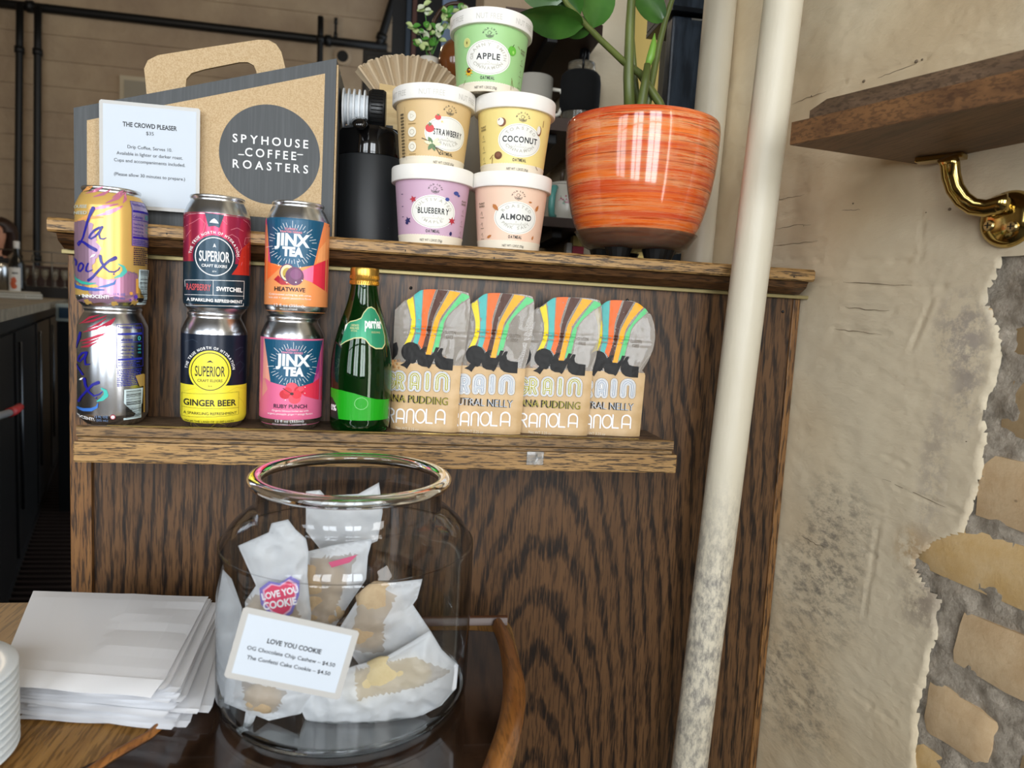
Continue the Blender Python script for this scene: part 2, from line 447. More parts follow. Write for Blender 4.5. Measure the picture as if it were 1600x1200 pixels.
struct(MB().box(-5.3, -5.1, -3.2, 6.2, FZ, CZ).build('wall_left', FARWALL))
# course lines of the far wall as recessed joints
wb = bpy.data.objects['wall_back']
mb = MB()
for i in range(18): mb.box(-5.1, .6, 5.988, 6.0, FZ+.1+i*.215, FZ+.1+i*.215+.203)
mb.build('painted_course', FARWALL, wb)
# front wall behind the camera with three shop windows and a glass door opening on the right
FW = mat('front_wall_paint', 'a39784', .85)
wf = MB()
openings = [(-3.35, -1.85), (-1.375, -.525), (-.175, .675)]
xs = [-5.2]+[q for o in openings for q in o]+[2.2]
for i in range(0, len(xs), 2): wf.box(xs[i], xs[i+1], -2.7, -2.5, FZ, CZ)
for a, b in openings: wf.box(a, b, -2.7, -2.5, FZ, -.2); wf.box(a, b, -2.7, -2.5, 1.7, CZ)
struct(wf.build('wall_front', FW))
FR = mat('window_frame_black', '15161a', .4)
GL = mat('window_glass', 'ffffff', .0, trans=1., ior=1.01)
for i, (a, b) in enumerate(openings):
    mb = MB()
    mb.box(a, b, -2.64, -2.58, -.2, -.15).box(a, b, -2.64, -2.58, 1.65, 1.7)
    for x in (a, (a+b)/2-.02, b-.04): mb.box(x, x+.04, -2.64, -2.58, -.15, 1.65)
    mb.box(a, b, -2.64, -2.58, .95, .985)
    struct(mb.build('window_%d' % (i+1), FR))

# right wall: plaster skin over mortar and bricks, local frame = world
wr = MB()
S0, S1, Z0, Z1 = -.24, .55, -.60, .80
# plain structural core
def wbox(mb, s0, s1, z0, z1, h0, h1, mi=0):
    v = [wall_pt(s, z, h) for h in (h0, h1) for z in (z0, z1) for s in (s0, s1)]
    return mb.add(v, [(0, 1, 3, 2), (4, 6, 7, 5), (0, 4, 5, 1), (2, 3, 7, 6), (0, 2, 6, 4), (1, 5, 7, 3)], mi)
wbox(wr, -.24, 1.15, FZ, CZ, -.12, -.014)
wbox(wr, 1.15, 2.9, 1.9, CZ, -.12, -.002)
wall_r = wr.build('wall_right', MORTAR); struct(wall_r)
# exposed-brick boundary traced on the wall plane: s of the plaster edge at each height
edge = [on_wall(*q) for q in ((1556, 404), (1548, 440), (1532, 470), (1548, 500), (1552, 560), (1545, 610), (1533, 690), (1520, 740),
                              (1516, 800), (1500, 836), (1452, 850), (1425, 880), (1440, 905), (1470, 940), (1462, 990), (1446, 1050),
                              (1436, 1110), (1428, 1160), (1422, 1200))]
topz = edge[0][1]
def edge_s(z):
    if z > topz: return 9.
    for (s0, z0), (s1, z1) in zip(edge, edge[1:]):
        if z1 <= z <= z0: return s0+(s1-s0)*(z0-z)/(z0-z1+1e-9)
    return edge[-1][0]
grooves = []
for a, b in (((1200, 342), (1270, 330)), ((1203, 383), (1290, 375)), ((1205, 405), (1285, 405)), ((1200, 437), (1300, 440)), ((1330, 408), (1420, 408)),
             ((1320, 445), (1480, 448)), ((1318, 480), (1400, 486)), ((1302, 513), (1390, 523)), ((1205, 315), (1262, 300)), ((1235, 163), (1320, 130)),
             ((1320, 130), (1450, 90)), ((1380, 710), (1420, 730)), ((1400, 760), (1500, 800)), ((1300, 770), (1380, 800)), ((1330, 840), (1370, 870)), ((1230, 850), (1300, 890)), ((1230, 930), (1290, 960)), ((1330, 1080), (1400, 1130)), ((1220, 1060), (1260, 1100)), ((1440, 330), (1440, 400)), ((1455, 470), (1425, 545)), ((1375, 810), (1350, 960))):
    grooves.append((on_wall(*a), on_wall(*b)))
def seg_d(p, a, b):
    vx, vz = b[0]-a[0], b[1]-a[1]; L = vx*vx+vz*vz
    t = max(0, min(1, ((p[0]-a[0])*vx+(p[1]-a[1])*vz)/L)); return math.hypot(p[0]-a[0]-vx*t, p[1]-a[1]-vz*t), t
mb = MB(); stp = .0036; ns = int((S1-S0)/stp); nz = int((Z1-Z0)/stp); idx = {}
for j in range(nz+1):
    z = Z0+j*stp; es = edge_s(z)
    for i in range(ns+1):
        s = S0+i*stp; q = Vector((s, 0, z))
        e = es+.006*noise.fractal(q*45, 1., 2., 3)+.010*noise.noise(q*14)
        if s > e+stp: continue
        s_true = s; s = min(s, e)
        h = .0016*noise.fractal(Vector((s*7, 2, z*12)), 1., 2.1, 3)+.0005*noise.fractal(Vector((s*40, 5, z*90)), 1., 2.1, 3)
        if s < .2 and z < .12: pass
        for ga, gb in grooves:
            if min(ga[0], gb[0])-.012 < s < max(ga[0], gb[0])+.012 and min(ga[1], gb[1])-.012 < z < max(ga[1], gb[1])+.012:
                d, t = seg_d((s, z), ga, gb); d += .0015*noise.noise(q*90)
                h += (.0007 if d > .002 else 0)*max(0, 1-d/.009)-.0017*max(0, 1-abs(d)/.0035)
        d = e-s
        if d < .0016: h -= .004*(1-max(0, d)/.0016)
        h += .0007*noise.noise(q*200)*(s > .15)
        idx[i, j] = len(mb.v); mb.v.append(wall_pt(s, z, h))
for j in range(nz):
    for i in range(ns):
        if all(k in idx for k in ((i, j), (i+1, j), (i+1, j+1), (i, j+1))):
            mb.f.append([idx[i, j], idx[i, j+1], idx[i+1, j+1], idx[i+1, j]]); mb.m.append(0)
wbox(mb, -.24, .55, FZ, Z0, -.014, .001); wbox(mb, -.24, .55, Z1, CZ, -.014, .001)
wbox(mb, .55, 1.15, topz, CZ, -.014, .001)
PLO = mb.build('plaster', PLASTER, wall_r, smooth=True)
# bricks: (s0, z0 top-left ...) quads given in wall coordinates
def brick(q, mi=0, proud=-.001, seed=0):
    """rounded, slightly uneven face on four wall corners q = TL, TR, BR, BL"""
    n, mv = 7, 4; g = {}; mb = MB()
    for j in range(mv+1):
        for i in range(n+1):
            u, v = i/n, j/mv
            s = (q[0][0]*(1-u)+q[1][0]*u)*(1-v)+(q[3][0]*(1-u)+q[2][0]*u)*v
            z = (q[0][1]*(1-u)+q[1][1]*u)*(1-v)+(q[3][1]*(1-u)+q[2][1]*u)*v
            e = (i in (0, n))+(j in (0, mv))
            s += .0022*noise.noise(Vector((s*60, z*60, seed))); z += .0022*noise.noise(Vector((z*60, s*60, seed+9)))
            h = proud+.0022*noise.noise(Vector((s*35, z*35, seed+3)))-(.004 if e == 1 else .008 if e == 2 else 0)
            g[i, j] = len(mb.v); mb.v.append(wall_pt(s, z, h))
    for j in range(mv):
        for i in range(n): mb.f.append([g[i, j], g[i, j+1], g[i+1, j+1], g[i+1, j]]); mb.m.append(0)
    ring = [(i, 0) for i in range(n)]+[(n, j) for j in range(mv)]+[(i, mv) for i in range(n, 0, -1)]+[(0, j) for j in range(mv, 0, -1)]
    o = len(mb.v)
    for r in ring:
        p = mb.v[g[r]]; mb.v.append(p-WN*.016)
    for a in range(len(ring)): b = (a+1) % len(ring); mb.f.append([g[ring[a]], g[ring[b]], o+b, o+a]); mb.m.append(0)
    return smooth_by_angle(mb.build('brick', BRICKS[mi], wall_r), 50)
W = on_wall
brick([W(1576, 498), (.40, .175), (.40, .118), W(1574, 566)], 1, -.003, 1)
brick([W(1560, 590), (.42, .104), (.42, .040), W(1556, 688)], 1, -.003, 2)
brick([W(1533, 710), (.44, .028), (.44, -.040), W(1518, 806)], 0, .001, 3)
brick([(.185, -.050), (.40, -.052), (.40, -.112), (.195, -.108)], 2, -.002, 4)
brick([W(1500, 956), (.44, -.125), (.44, -.196), W(1484, 1035)], 0, .001, 5)
brick([W(1450, 1056), W(1556, 1134), W(1535, 1205), W(1437, 1140)], 0, .000, 6)
brick([(.325, -.215), (.50, -.22), (.50, -.285), (.318, -.278)], 1, -.003, 7)
brick([(.20, -.292), (.42, -.300), (.42, -.365), (.19, -.355)], 2, -.002, 8)
brick([(.44, .104), (.55, .104), (.55, .040), (.44, .040)], 0, -.003, 9)
brick([(.42, -.052), (.55, -.052), (.55, -.112), (.42, -.112)], 0, -.003, 10)
brick([(.215, .176), (.245, .174), (.243, .150), (.217, .148)], 0, -.004, 11)
# hairline cracks and small pits in the plaster
CRK = mat('crack_shadow', '7a6b58', .95)
for l in (((1207, 385), (1240, 381), (1287, 375)), ((1205, 316), (1232, 309), (1263, 303)), ((1238, 163), (1262, 152), (1300, 141)), ((1372, 121), (1402, 111), (1440, 97)),
          ((1318, 441), (1370, 444), (1440, 447)), ((1320, 480), (1360, 484), (1398, 486)), ((1305, 514), (1340, 518), (1388, 524)), ((1200, 438), (1240, 440), (1275, 441)),
          ((1213, 358), (1240, 352), (1275, 351)), ((1310, 329), (1330, 328), (1348, 327)), ((1380, 748), (1430, 770), (1490, 800)), ((1255, 838), (1275, 850), (1297, 857))):
    q_ = []
    for (xa, ya), (xb, yb) in zip(l, l[1:]):
        for k_ in range(5): t_ = k_/5; q_.append(wall_pt(*W(xa+(xb-xa)*t_+random.uniform(-1, 1), ya+(yb-ya)*t_+random.uniform(-1, 1)), .0004))
    n_ = len(q_); MB().tube(q_, [.0001+.00038*sin(PI*i/(n_-1))*random.uniform(.4, 1) for i in range(n_)], 5).build('crack', CRK, wall_r)
for px_, py_, r_ in ((1350, 127, .0028), (1268, 150, .0015), (1432, 96, .0030), (1441, 93, .0018), (1484, 327, .0024), (1447, 332, .0010), (1333, 318, .0016), (1500, 409, .0012), (1238, 84, .0010), (1256, 353, .0009), (1510, 690, .001)):
    c_ = wall_pt(*W(px_, py_), .0002); MB().ball(c_, r_, sub=1, sq=(.5, .9, .7)).build('pit', CRK, wall_r)
# rough mortar relief between the bricks
mb = MB(); idx = {}; stp = .005
for j in range(int(.85/stp)+1):
    for i in range(int(.42/stp)+1):
        s = .14+i*stp; z = -.60+j*stp
        idx[i, j] = len(mb.v); mb.v.append(wall_pt(s, z, -.0058+.0042*noise.fractal(Vector((s*45, 0, z*45)), .8, 2.1, 4)))
for j in range(int(.85/stp)):
    for i in range(int(.42/stp)): mb.f.append([idx[i, j], idx[i, j+1], idx[i+1, j+1], idx[i+1, j]]); mb.m.append(0)
tag(mb.build('mortar_joint', MORTAR, wall_r, smooth=True), kind='stuff')

# ------------------------------------------------------------------ wooden partition with cap rail
pt = thing('partition', 'dark oak panelled partition with golden oak cap rail beside the plaster wall', 'partition', (0, 0, FZ))
XR0, XL0 = .5085, -.3625
MB().box(XL0+.022, XR0-.01, .003, .018, FZ, .178).build('panel', PANEL, pt)
MB().box(XL0, XL0+.0225, -.003, .075, FZ, .176, b=.0015).build('post', OAKV, pt)
MB().box(XR0-.0115, XR0-.002, 0, .075, FZ, .176, b=.001).build('post', OAKV, pt)
MB().box(XL0+.022, XR0-.01, .06, .075, FZ, .176).build('back_panel', PANEL, pt)
MB().box(XL0-.005, XR0+.006, -.006, .08, .1765, .1812, b=.0008).build('brass_strip', BRASS, pt)
mb = MB(); prof = [(-.012, .1815), (-.026, .189), (-.030, .1965), (.100, .1965), (.086, .189), (.080, .1815)]
mb.prism(prof, lambda a, b, h: (h, a, b), XL0+.001, XR0-.012); mb.build('moulding', MOULD, pt, fixn=True)
mb = MB(); prof = [(-.0375, .1970), (-.040, .1990), (-.040, .2085), (-.037, .2115), (.14, .2115), (.14, .1970)]
mb.prism(prof, lambda a, b, h: (h, a, b), -.366, .4985); mb.build('rail_cap', OAK, pt, fixn=True)
for x in (.1, .3, .47, .0, -.25):
    MB().box(x, x+.0012, -.0405, -.0395, .2005+.002*sin(x*40), .2025+.002*sin(x*40)).build('nail', BLACKM, pt)
for px, py in ((642, 450), (980, 469), (1223, 487)):
    p = at(px, py, y=.003); MB().ball((p.x, .003, p.z), .0022, sub=1).build('nail', BLACKM, pt)

# narrow product ledge fixed to the panel
lg = thing('ledge', 'narrow golden oak ledge with raised front lip holding cans and snack bags', 'shelf', (0, -.0405, -.034))
MB().box(-.3205, .3165, -.0925, .002, -.034, -.0125, b=.0016).build('apron', OAK, lg)
MB().box(-.315, .311, -.088, .0015, -.0124, -.0005).build('shelf_board', OAKD, lg)
mb = MB(); mb.prism([(-.0905, -.012), (-.0905, -.0085), (-.0945, -.006), (-.0945, .0026), (-.0925, .0038), (-.0885, .0038), (-.0885, -.012)], lambda a, b, h: (h, a, b), -.3165, .3105)
mb.build('lip', LIPW, lg, fixn=True)
MB().box(-.29, .27, -.045, .0025, -.0445, -.0345, b=.002).build('batten', MOULD, lg)
MB().box(-.29, .27, -.0896, -.0885, .0039, .0046).build('brass_edge', BRASSP, lg)
CLEAR = mat('clear_plastic', 'f4f6f6', .12, trans=.85)
p = at(836, 716, y=-.0935)
mb = MB().box(p.x-.0095, p.x+.0095, -.0945, -.0927, p.z-.0075, p.z+.0075, b=.0006)
mb.tube([(p.x+.001, -.095, p.z+.004), (p.x+.002, -.097, p.z), (p.x-.001, -.097, p.z-.005), (p.x-.003, -.0955, p.z-.002)], .0012, 8)
mb.build('clip', CLEAR, lg, smooth=True)

# pipes
def pipe(name, label, a, b, r, bends=()):
    t = thing(name, label, 'pipe', (b[0], b[1], FZ))
    d = (Vector(a)-Vector(b)); top = Vector(a)+d*((CZ-a[2])/d.z); bot = Vector(b)+d*((FZ-b[2])/d.z)
    n = 60; pts = [bot.lerp(top, i/n) for i in range(n+1)]
    MB().tube(pts, [r*(1+.012*noise.noise(Vector((0, 0, q.z*9)))) for q in pts], 40).build('pipe_run', PIPE, t, smooth=True)
    MB().lathe([(r*1.02, 0), (r*1.7, 0), (r*1.7, .006), (r*1.02, .014)], tuple(bot), 32).build('floor_collar', PIPE, t)
    return t
pipe('painted_pipe', 'cream painted steam pipe running down in front of the partition rail', (.4099, -.068, .5030), (.3750, -.068, -.4179), .0215)
pipe('painted_pipe', 'cream painted pipe standing behind the rail, right of the plant pot', (.4452, .185, .62), (.4395, .185, .20), .0235)

# ------------------------------------------------------------------ drink cans
CR = .033
CANP = [(0, .009), (.018, .007), (.0225, .0012), (.0245, 0), (.0262, .0008), (.0300, .0055), (.0322, .0092), (.033, .0125), (.033, .1015), (.0326, .1035), (.0288, .1125),
        (.0268, .1158), (.0262, .1175), (.0266, .1186), (.0272, .1198), (.0272, .1212), (.0266, .1220), (.0258, .1216), (.0254, .1185), (.0248, .1170), (0, .1172)]
def can_r(z):
    for (r0, z0), (r1, z1) in zip(CANP[3:15], CANP[4:16]):
        if z0 <= z <= z1: return r0+(r1-r0)*(z-z0)/(z1-z0+1e-9)
    return CR
def can_surf(u, v, off):
    th = math.asin(max(-.998, min(.998, u/CR))); r = can_r(v)+off
    return Vector((r*sin(th), -r*cos(th), v))
CANALU = mat('can_aluminium', 'd8dadc', .27, 1.)
SILV = mat('printed_silver', 'c4c8ce', .24, 1.)
def make_can(label, cx, base, w, h, x, z, body_mat, sleeves=()):
    """sleeves: (z0, z1, material) printed bands all the way round"""
    d = CAM-Vector((x, -.045, 0)); rz = math.atan2(d.x, -d.y)
    t = thing('drink_can', label, 'can', (x, -.045, z), rz)
    mb = MB(); mb.lathe(CANP, seg=96, mfn=lambda j: 0 if j < 7 or j >= 11 else 1)
    o = mb.build('can_body', [CANALU, body_mat], t, local=True, smooth=True); smooth_by_angle(o, 50)
    tb = MB(); tb.box(-.004, .004, -.012, .010, .1172, .1182, b=.0004); tb.build('pull_tab', CANALU, t, local=True)
    if sleeves:
        mb = MB()
        for i, (a, b, _) in enumerate(sleeves):
            n = 14
            mb.lathe([(can_r(a+(b-a)*j/n)+.00012, a+(b-a)*j/n) for j in range(n+1)], seg=96, mi=i)
        mb.build('label_sleeve', [q[2] for q in sleeves], t, local=True, smooth=True)
    P = Print(.066/w, .122/h); P.ycuts = [.1015, .108, .1125]
    return t, P
def crop(X0, Y0, k, cx, base, sl=.04):
    return lambda X, Y: (X0+X/k-cx, base-(Y0+Y/k)+sl*(X0+X/k-cx))
def pts(c, l): return [c(*q) for q in l]
def micro(P, c, X0, Y0, X1, Y1, rows, m, h=.5, dens=.8, vary=True):
    """rows of illegibly small print"""
    rnd = random.Random(int(X0+Y0)); P.layer += 1; lay = P.layer
    for r in range(rows):
        y = Y0+(Y1-Y0)*(r+.5)/rows; hh = (Y1-Y0)/rows*h/2; x = X0; end = X1-(rnd.random()*.25*(X1-X0) if vary else 0)
        while x < end:
            wd = (X1-X0)*rnd.uniform(.03, .12); e = min(x+wd, end)
            P.poly([c(x, y+hh), c(e, y+hh), c(e, y-hh), c(x, y-hh)], m, lay=lay); x = e+(X1-X0)*.02/dens
def boxline(P, c, X0, Y0, X1, Y1, wd, m):
    q = [c(X0, Y0), c(X1, Y0), c(X1, Y1), c(X0, Y1), c(X0, Y0)]; P.stroke(q, wd, m)
YEL = mat('can_yellow_ink', 'd8b163', .3, .35)
NAVY = ink('1b1a86', .3); PURP = ink('9f8097', .3, .5); PINKB = ink('cf7f9c', .3, .4); TEAL = ink('2fa695', .3); BLU = ink('2755a8', .3)
WHI = ink('f2f2f2', .4); BLK = ink('15171c', .4); BARW = ink('c8dbe0', .35)
def script_la(P, c, m, dx=0):
    q = lambda l: [c(x+dx, y) for x, y in l]
    P.stroke(q([(215, 255), (192, 300), (165, 370), (145, 440), (125, 510), (100, 560), (85, 580), (76, 560), (95, 542), (130, 552), (180, 590), (235, 620)]), 4.0, m,
             taper=[1.5, 1.2, .9, .8, .7, .6, .5, .5, .6, .9, 1.3, 1.4])
    P.stroke(q([(292, 418), (268, 422), (225, 445), (190, 485), (178, 512), (195, 522), (230, 500), (268, 455), (290, 415)]), 3.0, m, taper=[1, 1.2, 1.1, 1, 1, .9, .9, 1, 1.2])
    P.stroke(q([(283, 430), (262, 480), (272, 518), (300, 522), (325, 510)]), 2.6, m, taper=[1.1, 1, 1, .8, .5])
def script_oix(P, c, m, dx=0, white=True):
    q = lambda l: [c(x+dx, y) for x, y in l]
    P.stroke(q([(30, 690), (50, 700), (62, 720), (60, 750)]), 3, m)
    P.stroke(q([(108, 735), (92, 745), (80, 775), (84, 805), (100, 808), (120, 785), (128, 755), (115, 738), (100, 738)]), 2.6, m)
    P.stroke(q([(168, 740), (152, 775), (150, 805), (168, 812), (205, 795)]), 2.6, m, taper=[1, 1, 1, .8, .5])
    P.stroke(q([(272, 672), (280, 720), (310, 775), (350, 808), (395, 810), (430, 790), (442, 768)]), 3.8, m, taper=[1.3, 1.1, .9, .7, .6, .5, .4])
    P.stroke(q([(405, 685), (350, 712), (290, 765), (240, 820), (205, 862), (172, 888)]), 3.8, m, taper=[1.6, 1.2, .9, .9, 1., 1.2])
    P.ell(*c(390+dx, 829), 1.3, 1.3, m)
    if white: P.poly(q([(185, 688), (205, 662), (238, 652), (218, 678)]), WHI)
def ragged(rnd, l, j=9, sub=4):
    out = []
    for (x0, y0), (x1, y1) in zip(l, l[1:]+l[:1]):
        for k in range(sub): t = k/sub; out.append((x0+(x1-x0)*t+rnd.uniform(-j, j), y0+(y1-y0)*t+rnd.uniform(-j, j)))
    return out
def nutrition(P, c, X0, Y0, X1, Y1, m, acc, bg=None):
    w = X1-X0; h = Y1-Y0
    if bg: P.poly([c(X0, Y0), c(X0, Y1), c(X1, Y1), c(X1, Y0)], bg)
    boxline(P, c, X0, Y0, X1, Y1, .7, m)
    kx = abs(c(1, 0)[0]-c(0, 0)[0])
    P.text('Nutrition Facts', *c(X0+w*.5, Y0+h*.10), h*.055*kx*1.1, m, bold=.01, fit=w*.88*kx)
    for a, b in ((.20, .25), (.79, .84)): P.poly([c(X0+w*.04, Y0+h*a), c(X0+w*.04, Y0+h*b), c(X1-w*.04, Y0+h*b), c(X1-w*.04, Y0+h*a)], m)
    P.text('Calories', *c(X0+w*.33, Y0+h*.385), h*.07*kx, m, bold=.01, fit=w*.55*kx)
    P.text('0', *c(X0+w*.85, Y0+h*.385), h*.10*kx, acc, bold=.02)
    P.poly([c(X0+w*.04, Y0+h*.41), c(X0+w*.04, Y0+h*.425), c(X1-w*.04, Y0+h*.425), c(X1-w*.04, Y0+h*.41)], m)
    for i, tx in enumerate(('Total Fat 0g', 'Sodium 0mg', 'Total Carb. 0g', 'Protein 0g')):
        P.text(tx, *c(X0+w*.35, Y0+h*(.53+.08*i)), h*.035*kx, m, bold=.01, fit=w*.58*kx)
        if i < 3: P.text('0%', *c(X0+w*.86, Y0+h*(.53+.08*i)), h*.04*kx, acc, bold=.015)
    micro(P, c, X0+w*.05, Y0+h*.86, X1-w*.05, Y0+h*.98, 3, m)
def barcode(P, c, X0, Y0, X1, Y1, m=BLK, seed=3):
    rnd = random.Random(seed); P.poly([c(X0, Y0), c(X0, Y1), c(X1, Y1), c(X1, Y0)], BARW)
    y = Y0+(Y1-Y0)*.03; P.layer += 1; lay = P.layer; e = (X1-X0)*.1
    while y < Y1-(Y1-Y0)*.05:
        h = (Y1-Y0)*rnd.choice((.006, .012, .02)); P.poly([c(X0+e, y), c(X0+e, y+h), c(X1-e, y+h), c(X1-e, y)], m, lay=lay); y += h+(Y1-Y0)*rnd.choice((.008, .014, .022))
XA, XB, XC = -.3005, -.1990, -.1180
XA2, XB2, XC2 = -.3015, -.1972, -.1148
# 1 lower left, silver
t, P = make_can('silver seltzer can with navy script at the bottom left of the cans', 177, 663, 113, 186, XA, 0, SILV)
c = crop(110, 475, 6, 177, 664)
rnd = random.Random(4)
for l in ([(90, 170), (160, 110), (250, 85)], [(110, 160), (200, 140), (330, 90)], [(170, 215), (260, 170), (330, 115)], [(230, 215), (330, 170), (420, 110)], [(330, 190), (380, 160), (420, 120)],
          [(130, 245), (240, 210), (300, 180)], [(100, 330), (200, 300), (320, 265)], [(120, 350), (190, 335), (270, 300)], [(110, 385), (180, 370), (250, 335)], [(180, 300), (250, 280), (330, 250)]):
    P.stroke(ragged(rnd, l, 5, 2)[:-2] and pts(c, l), 2.6, ink('b23048', .3, .3), taper=[.3, 1.5, .4])
q = lambda l: [c(x, y) for x, y in l]
P.stroke(q([(105, 250), (95, 290), (75, 350), (60, 400)]), 3.4, NAVY, taper=[.9, 1.3, 1, .8])
P.stroke(q([(160, 430), (120, 440), (88, 480), (80, 515), (100, 520), (140, 475), (165, 432), (145, 490), (150, 545), (190, 540)]), 2.8, NAVY, taper=[1, 1.1, 1, 1, .9, .9, 1.1, 1, .9, .5])
P.stroke(q([(60, 550), (85, 585), (125, 640)]), 3, NAVY)
P.poly(q([(90, 695), (105, 675), (132, 668), (112, 692)]), WHI)
P.stroke(q([(140, 680), (150, 740), (180, 800), (225, 835), (275, 820), (300, 795)]), 3.6, NAVY, taper=[1.3, 1.1, .9, .7, .6, .4])
P.stroke(q([(265, 710), (215, 730), (160, 790), (110, 850), (85, 895)]), 3.6, NAVY, taper=[1.5, 1.1, .9, .9, 1.1])
P.ell(*c(245, 856), 1.2, 1.2, NAVY)
P.stroke(q([(295, 765), (330, 790), (335, 830), (300, 865), (255, 885)]), 5.5, ink('35b3a8', .3), taper=[.4, .9, 1.3, 1, .3])
P.stroke(q([(75, 960), (130, 970), (200, 965), (250, 940), (262, 905)]), 4, ink('3a6fc0', .3), taper=[.9, 1.2, 1.3, .9, .3])
P.text('INNOCENT!', *c(215, 1075), 5, WHI, align='R', bold=.03, rot=-.12)
nutrition(P, c, 432, 170, 675, 575, ink('27309a', .3), ink('3aa8b0', .3))
micro(P, c, 435, 590, 675, 755, 10, ink('27309a', .3))
P.text('12 FL OZ', *c(290, 1045), 3.6, ink('7f9dc8', .3)); P.text('(355 mL)', *c(290, 1080), 3.6, ink('7f9dc8', .3))
P.ell(*c(395, 1040), 4, 4, ink('c03a4a', .3)); P.ell(*c(395, 1040), 3, 3, ink('dfe0e4', .3))
P.poly(q([(678, 655), (690, 655), (690, 1030), (678, 1030)]), ink('b08a40', .35)); P.poly(q([(600, 660), (678, 650), (678, 770), (640, 770)]), ink('a98c50', .35))
barcode(P, c, 498, 785, 672, 1078)
P.build('printed_artwork', can_surf, t, step=.003)
# 2 upper left, yellow
t, P = make_can('yellow and mauve seltzer can with navy script, top of the leftmost stack', 175.5, 478, 117, 191, XA2, .1208, YEL)
c = crop(110, 280, 5.714, 175.5, 480)
for l in ([(110, 115), (200, 90), (280, 60)], [(60, 90), (120, 70), (170, 55)], [(200, 150), (290, 120), (360, 80)], [(320, 205), (430, 150), (520, 90)], [(380, 150), (450, 110), (500, 80)],
          [(480, 190), (510, 150), (525, 90)], [(180, 270), (300, 240), (430, 205)], [(240, 320), (350, 290), (450, 240)], [(320, 280), (400, 262), (470, 220)], [(60, 365), (150, 335), (300, 330)]):
    P.stroke(pts(c, l), 4.0, PINKB if l[0][0] != 60 else ink('d89a58', .3), taper=[.3, 1.4, .4])
c_ = lambda l, j=8: pts(c, ragged(random.Random(int(l[0][0])), l, j, 4))
P.poly(c_([(30, 370), (120, 358), (205, 378), (215, 450), (262, 560), (288, 605), (262, 650), (235, 700), (205, 760), (195, 810), (235, 850), (330, 880), (420, 862), (500, 845), (530, 795), (575, 810), (606, 820),
           (600, 1075), (520, 1085), (440, 1075), (330, 1095), (200, 1085), (100, 1090), (30, 1075)]), PURP)
P.poly(c_([(330, 890), (420, 870), (520, 800), (600, 830), (600, 1070), (420, 1080), (340, 1000)]), ink('bb86a6', .3, .5))
P.poly(c_([(228, 545), (300, 530), (300, 590), (262, 575)], 5), YEL)
P.poly(c_([(130, 935), (235, 925), (262, 945), (170, 955)], 3), ink('e0a850', .3, .4))
for a, b in ((110, 1090), (370, 1100), (560, 1095)): P.poly(c_([(a, b-25), (a+50, b-30), (a+70, b+8), (a-10, b+10)], 8), YEL)
P.stroke(pts(c, [(25, 830), (55, 875), (110, 908), (180, 920), (232, 912)]), 3.4, TEAL, taper=[.6, 1, 1.3, 1, .3])
P.stroke(pts(c, [(430, 738), (475, 760), (488, 800), (455, 838), (395, 862)]), 5, ink('4fb8ac', .3), taper=[.3, .8, 1.4, 1.1, .3])
P.stroke(pts(c, [(20, 905), (60, 945), (130, 962), (230, 972), (305, 972)]), 4.4, BLU, taper=[.6, 1.2, 1.3, 1, .3])
P.stroke(pts(c, [(255, 948), (330, 935), (392, 912), (408, 880)]), 3.4, ink('3f6fb4', .3), taper=[.4, 1.2, 1.2, .3])
script_la(P, c, NAVY); script_oix(P, c, NAVY)
P.text('INNOCENT!', *c(230, 1045), 4.8, WHI, bold=.03, fit=41); P.ell(*c(90, 1025), .9, .9, WHI)
for tx, Y in (('OUSSE', 250), ('NEED', 305)): P.text(tx, *c(105, Y), 4.6, ink('b9c0b4', .35), bold=.02, fit=20)
P.text('12 FL OZ', *c(438, 1018), 3.2, ink('4a6fc0', .3), bold=.015); P.text('(355 mL)', *c(438, 1052), 3.2, ink('4a6fc0', .3), bold=.015)
nutrition(P, c, 550, 165, 708, 565, ink('2a1f90', .3), ink('3a9aa0', .3), ink('9c90b8', .3, .4))
micro(P, c, 562, 578, 705, 745, 9, ink('1b1440', .35), .55)
P.poly(pts(c, [(583, 865), (606, 865), (606, 1000), (583, 1000)]), ink('d8a04a', .35))
for X, Y, r in ((540, 1000, 2.6), (582, 1030, 3), (536, 1060, 1.6)): P.ell(*c(X, Y), r, r, ink('5a3fae', .3) if X != 540 else ink('e0a050', .3))
barcode(P, c, 612, 778, 706, 1105, seed=5)
P.build('printed_artwork', can_surf, t, step=.003)
# craft elixir cans
MAG = mat('can_magenta_ink', 'ac3050', .24, .5); SLATE = mat('can_slate_ink', '1c3646', .3, .3); DNAVY = mat('can_navy_ink', '141f30', .3, .3); LEM = mat('can_lemon_ink', 'e9dc3a', .4)
def elixir(P, c, cc, fg, disc, ring, l1, low):
    X, Y = c(*cc); R = 33
    P.ell(X, Y, R, R, disc, 64); P.ring(X, Y, R-3, R-3, 1.3, ring, 64)
    P.text('SUPERIOR', X, Y-7.5, 15.5, fg, bold=.012, fit=47)
    P.text('CRAFT ELIXIRS', X, Y-16.5, 4.2, fg, bold=.012, fit=39); P.text('2014', X, Y-24, 2.2, fg)
    P.arc('THE TRUE NORTH OF HYDRATION', X, Y, R+2.4, 4.0, WHI, bold=.02, sp=.17, wx=.92)
    return X, Y
t, P = make_can('raspberry red and slate craft elixir can, top of the middle stack', 337.5, 486, 109, 187, XB2, .1208, SILV, [(.0065, .053, SLATE), (.053, .1025, MAG)])
c = crop(80, 270, 5, 337.4, 487)
CONT = ink('d88a98', .35)
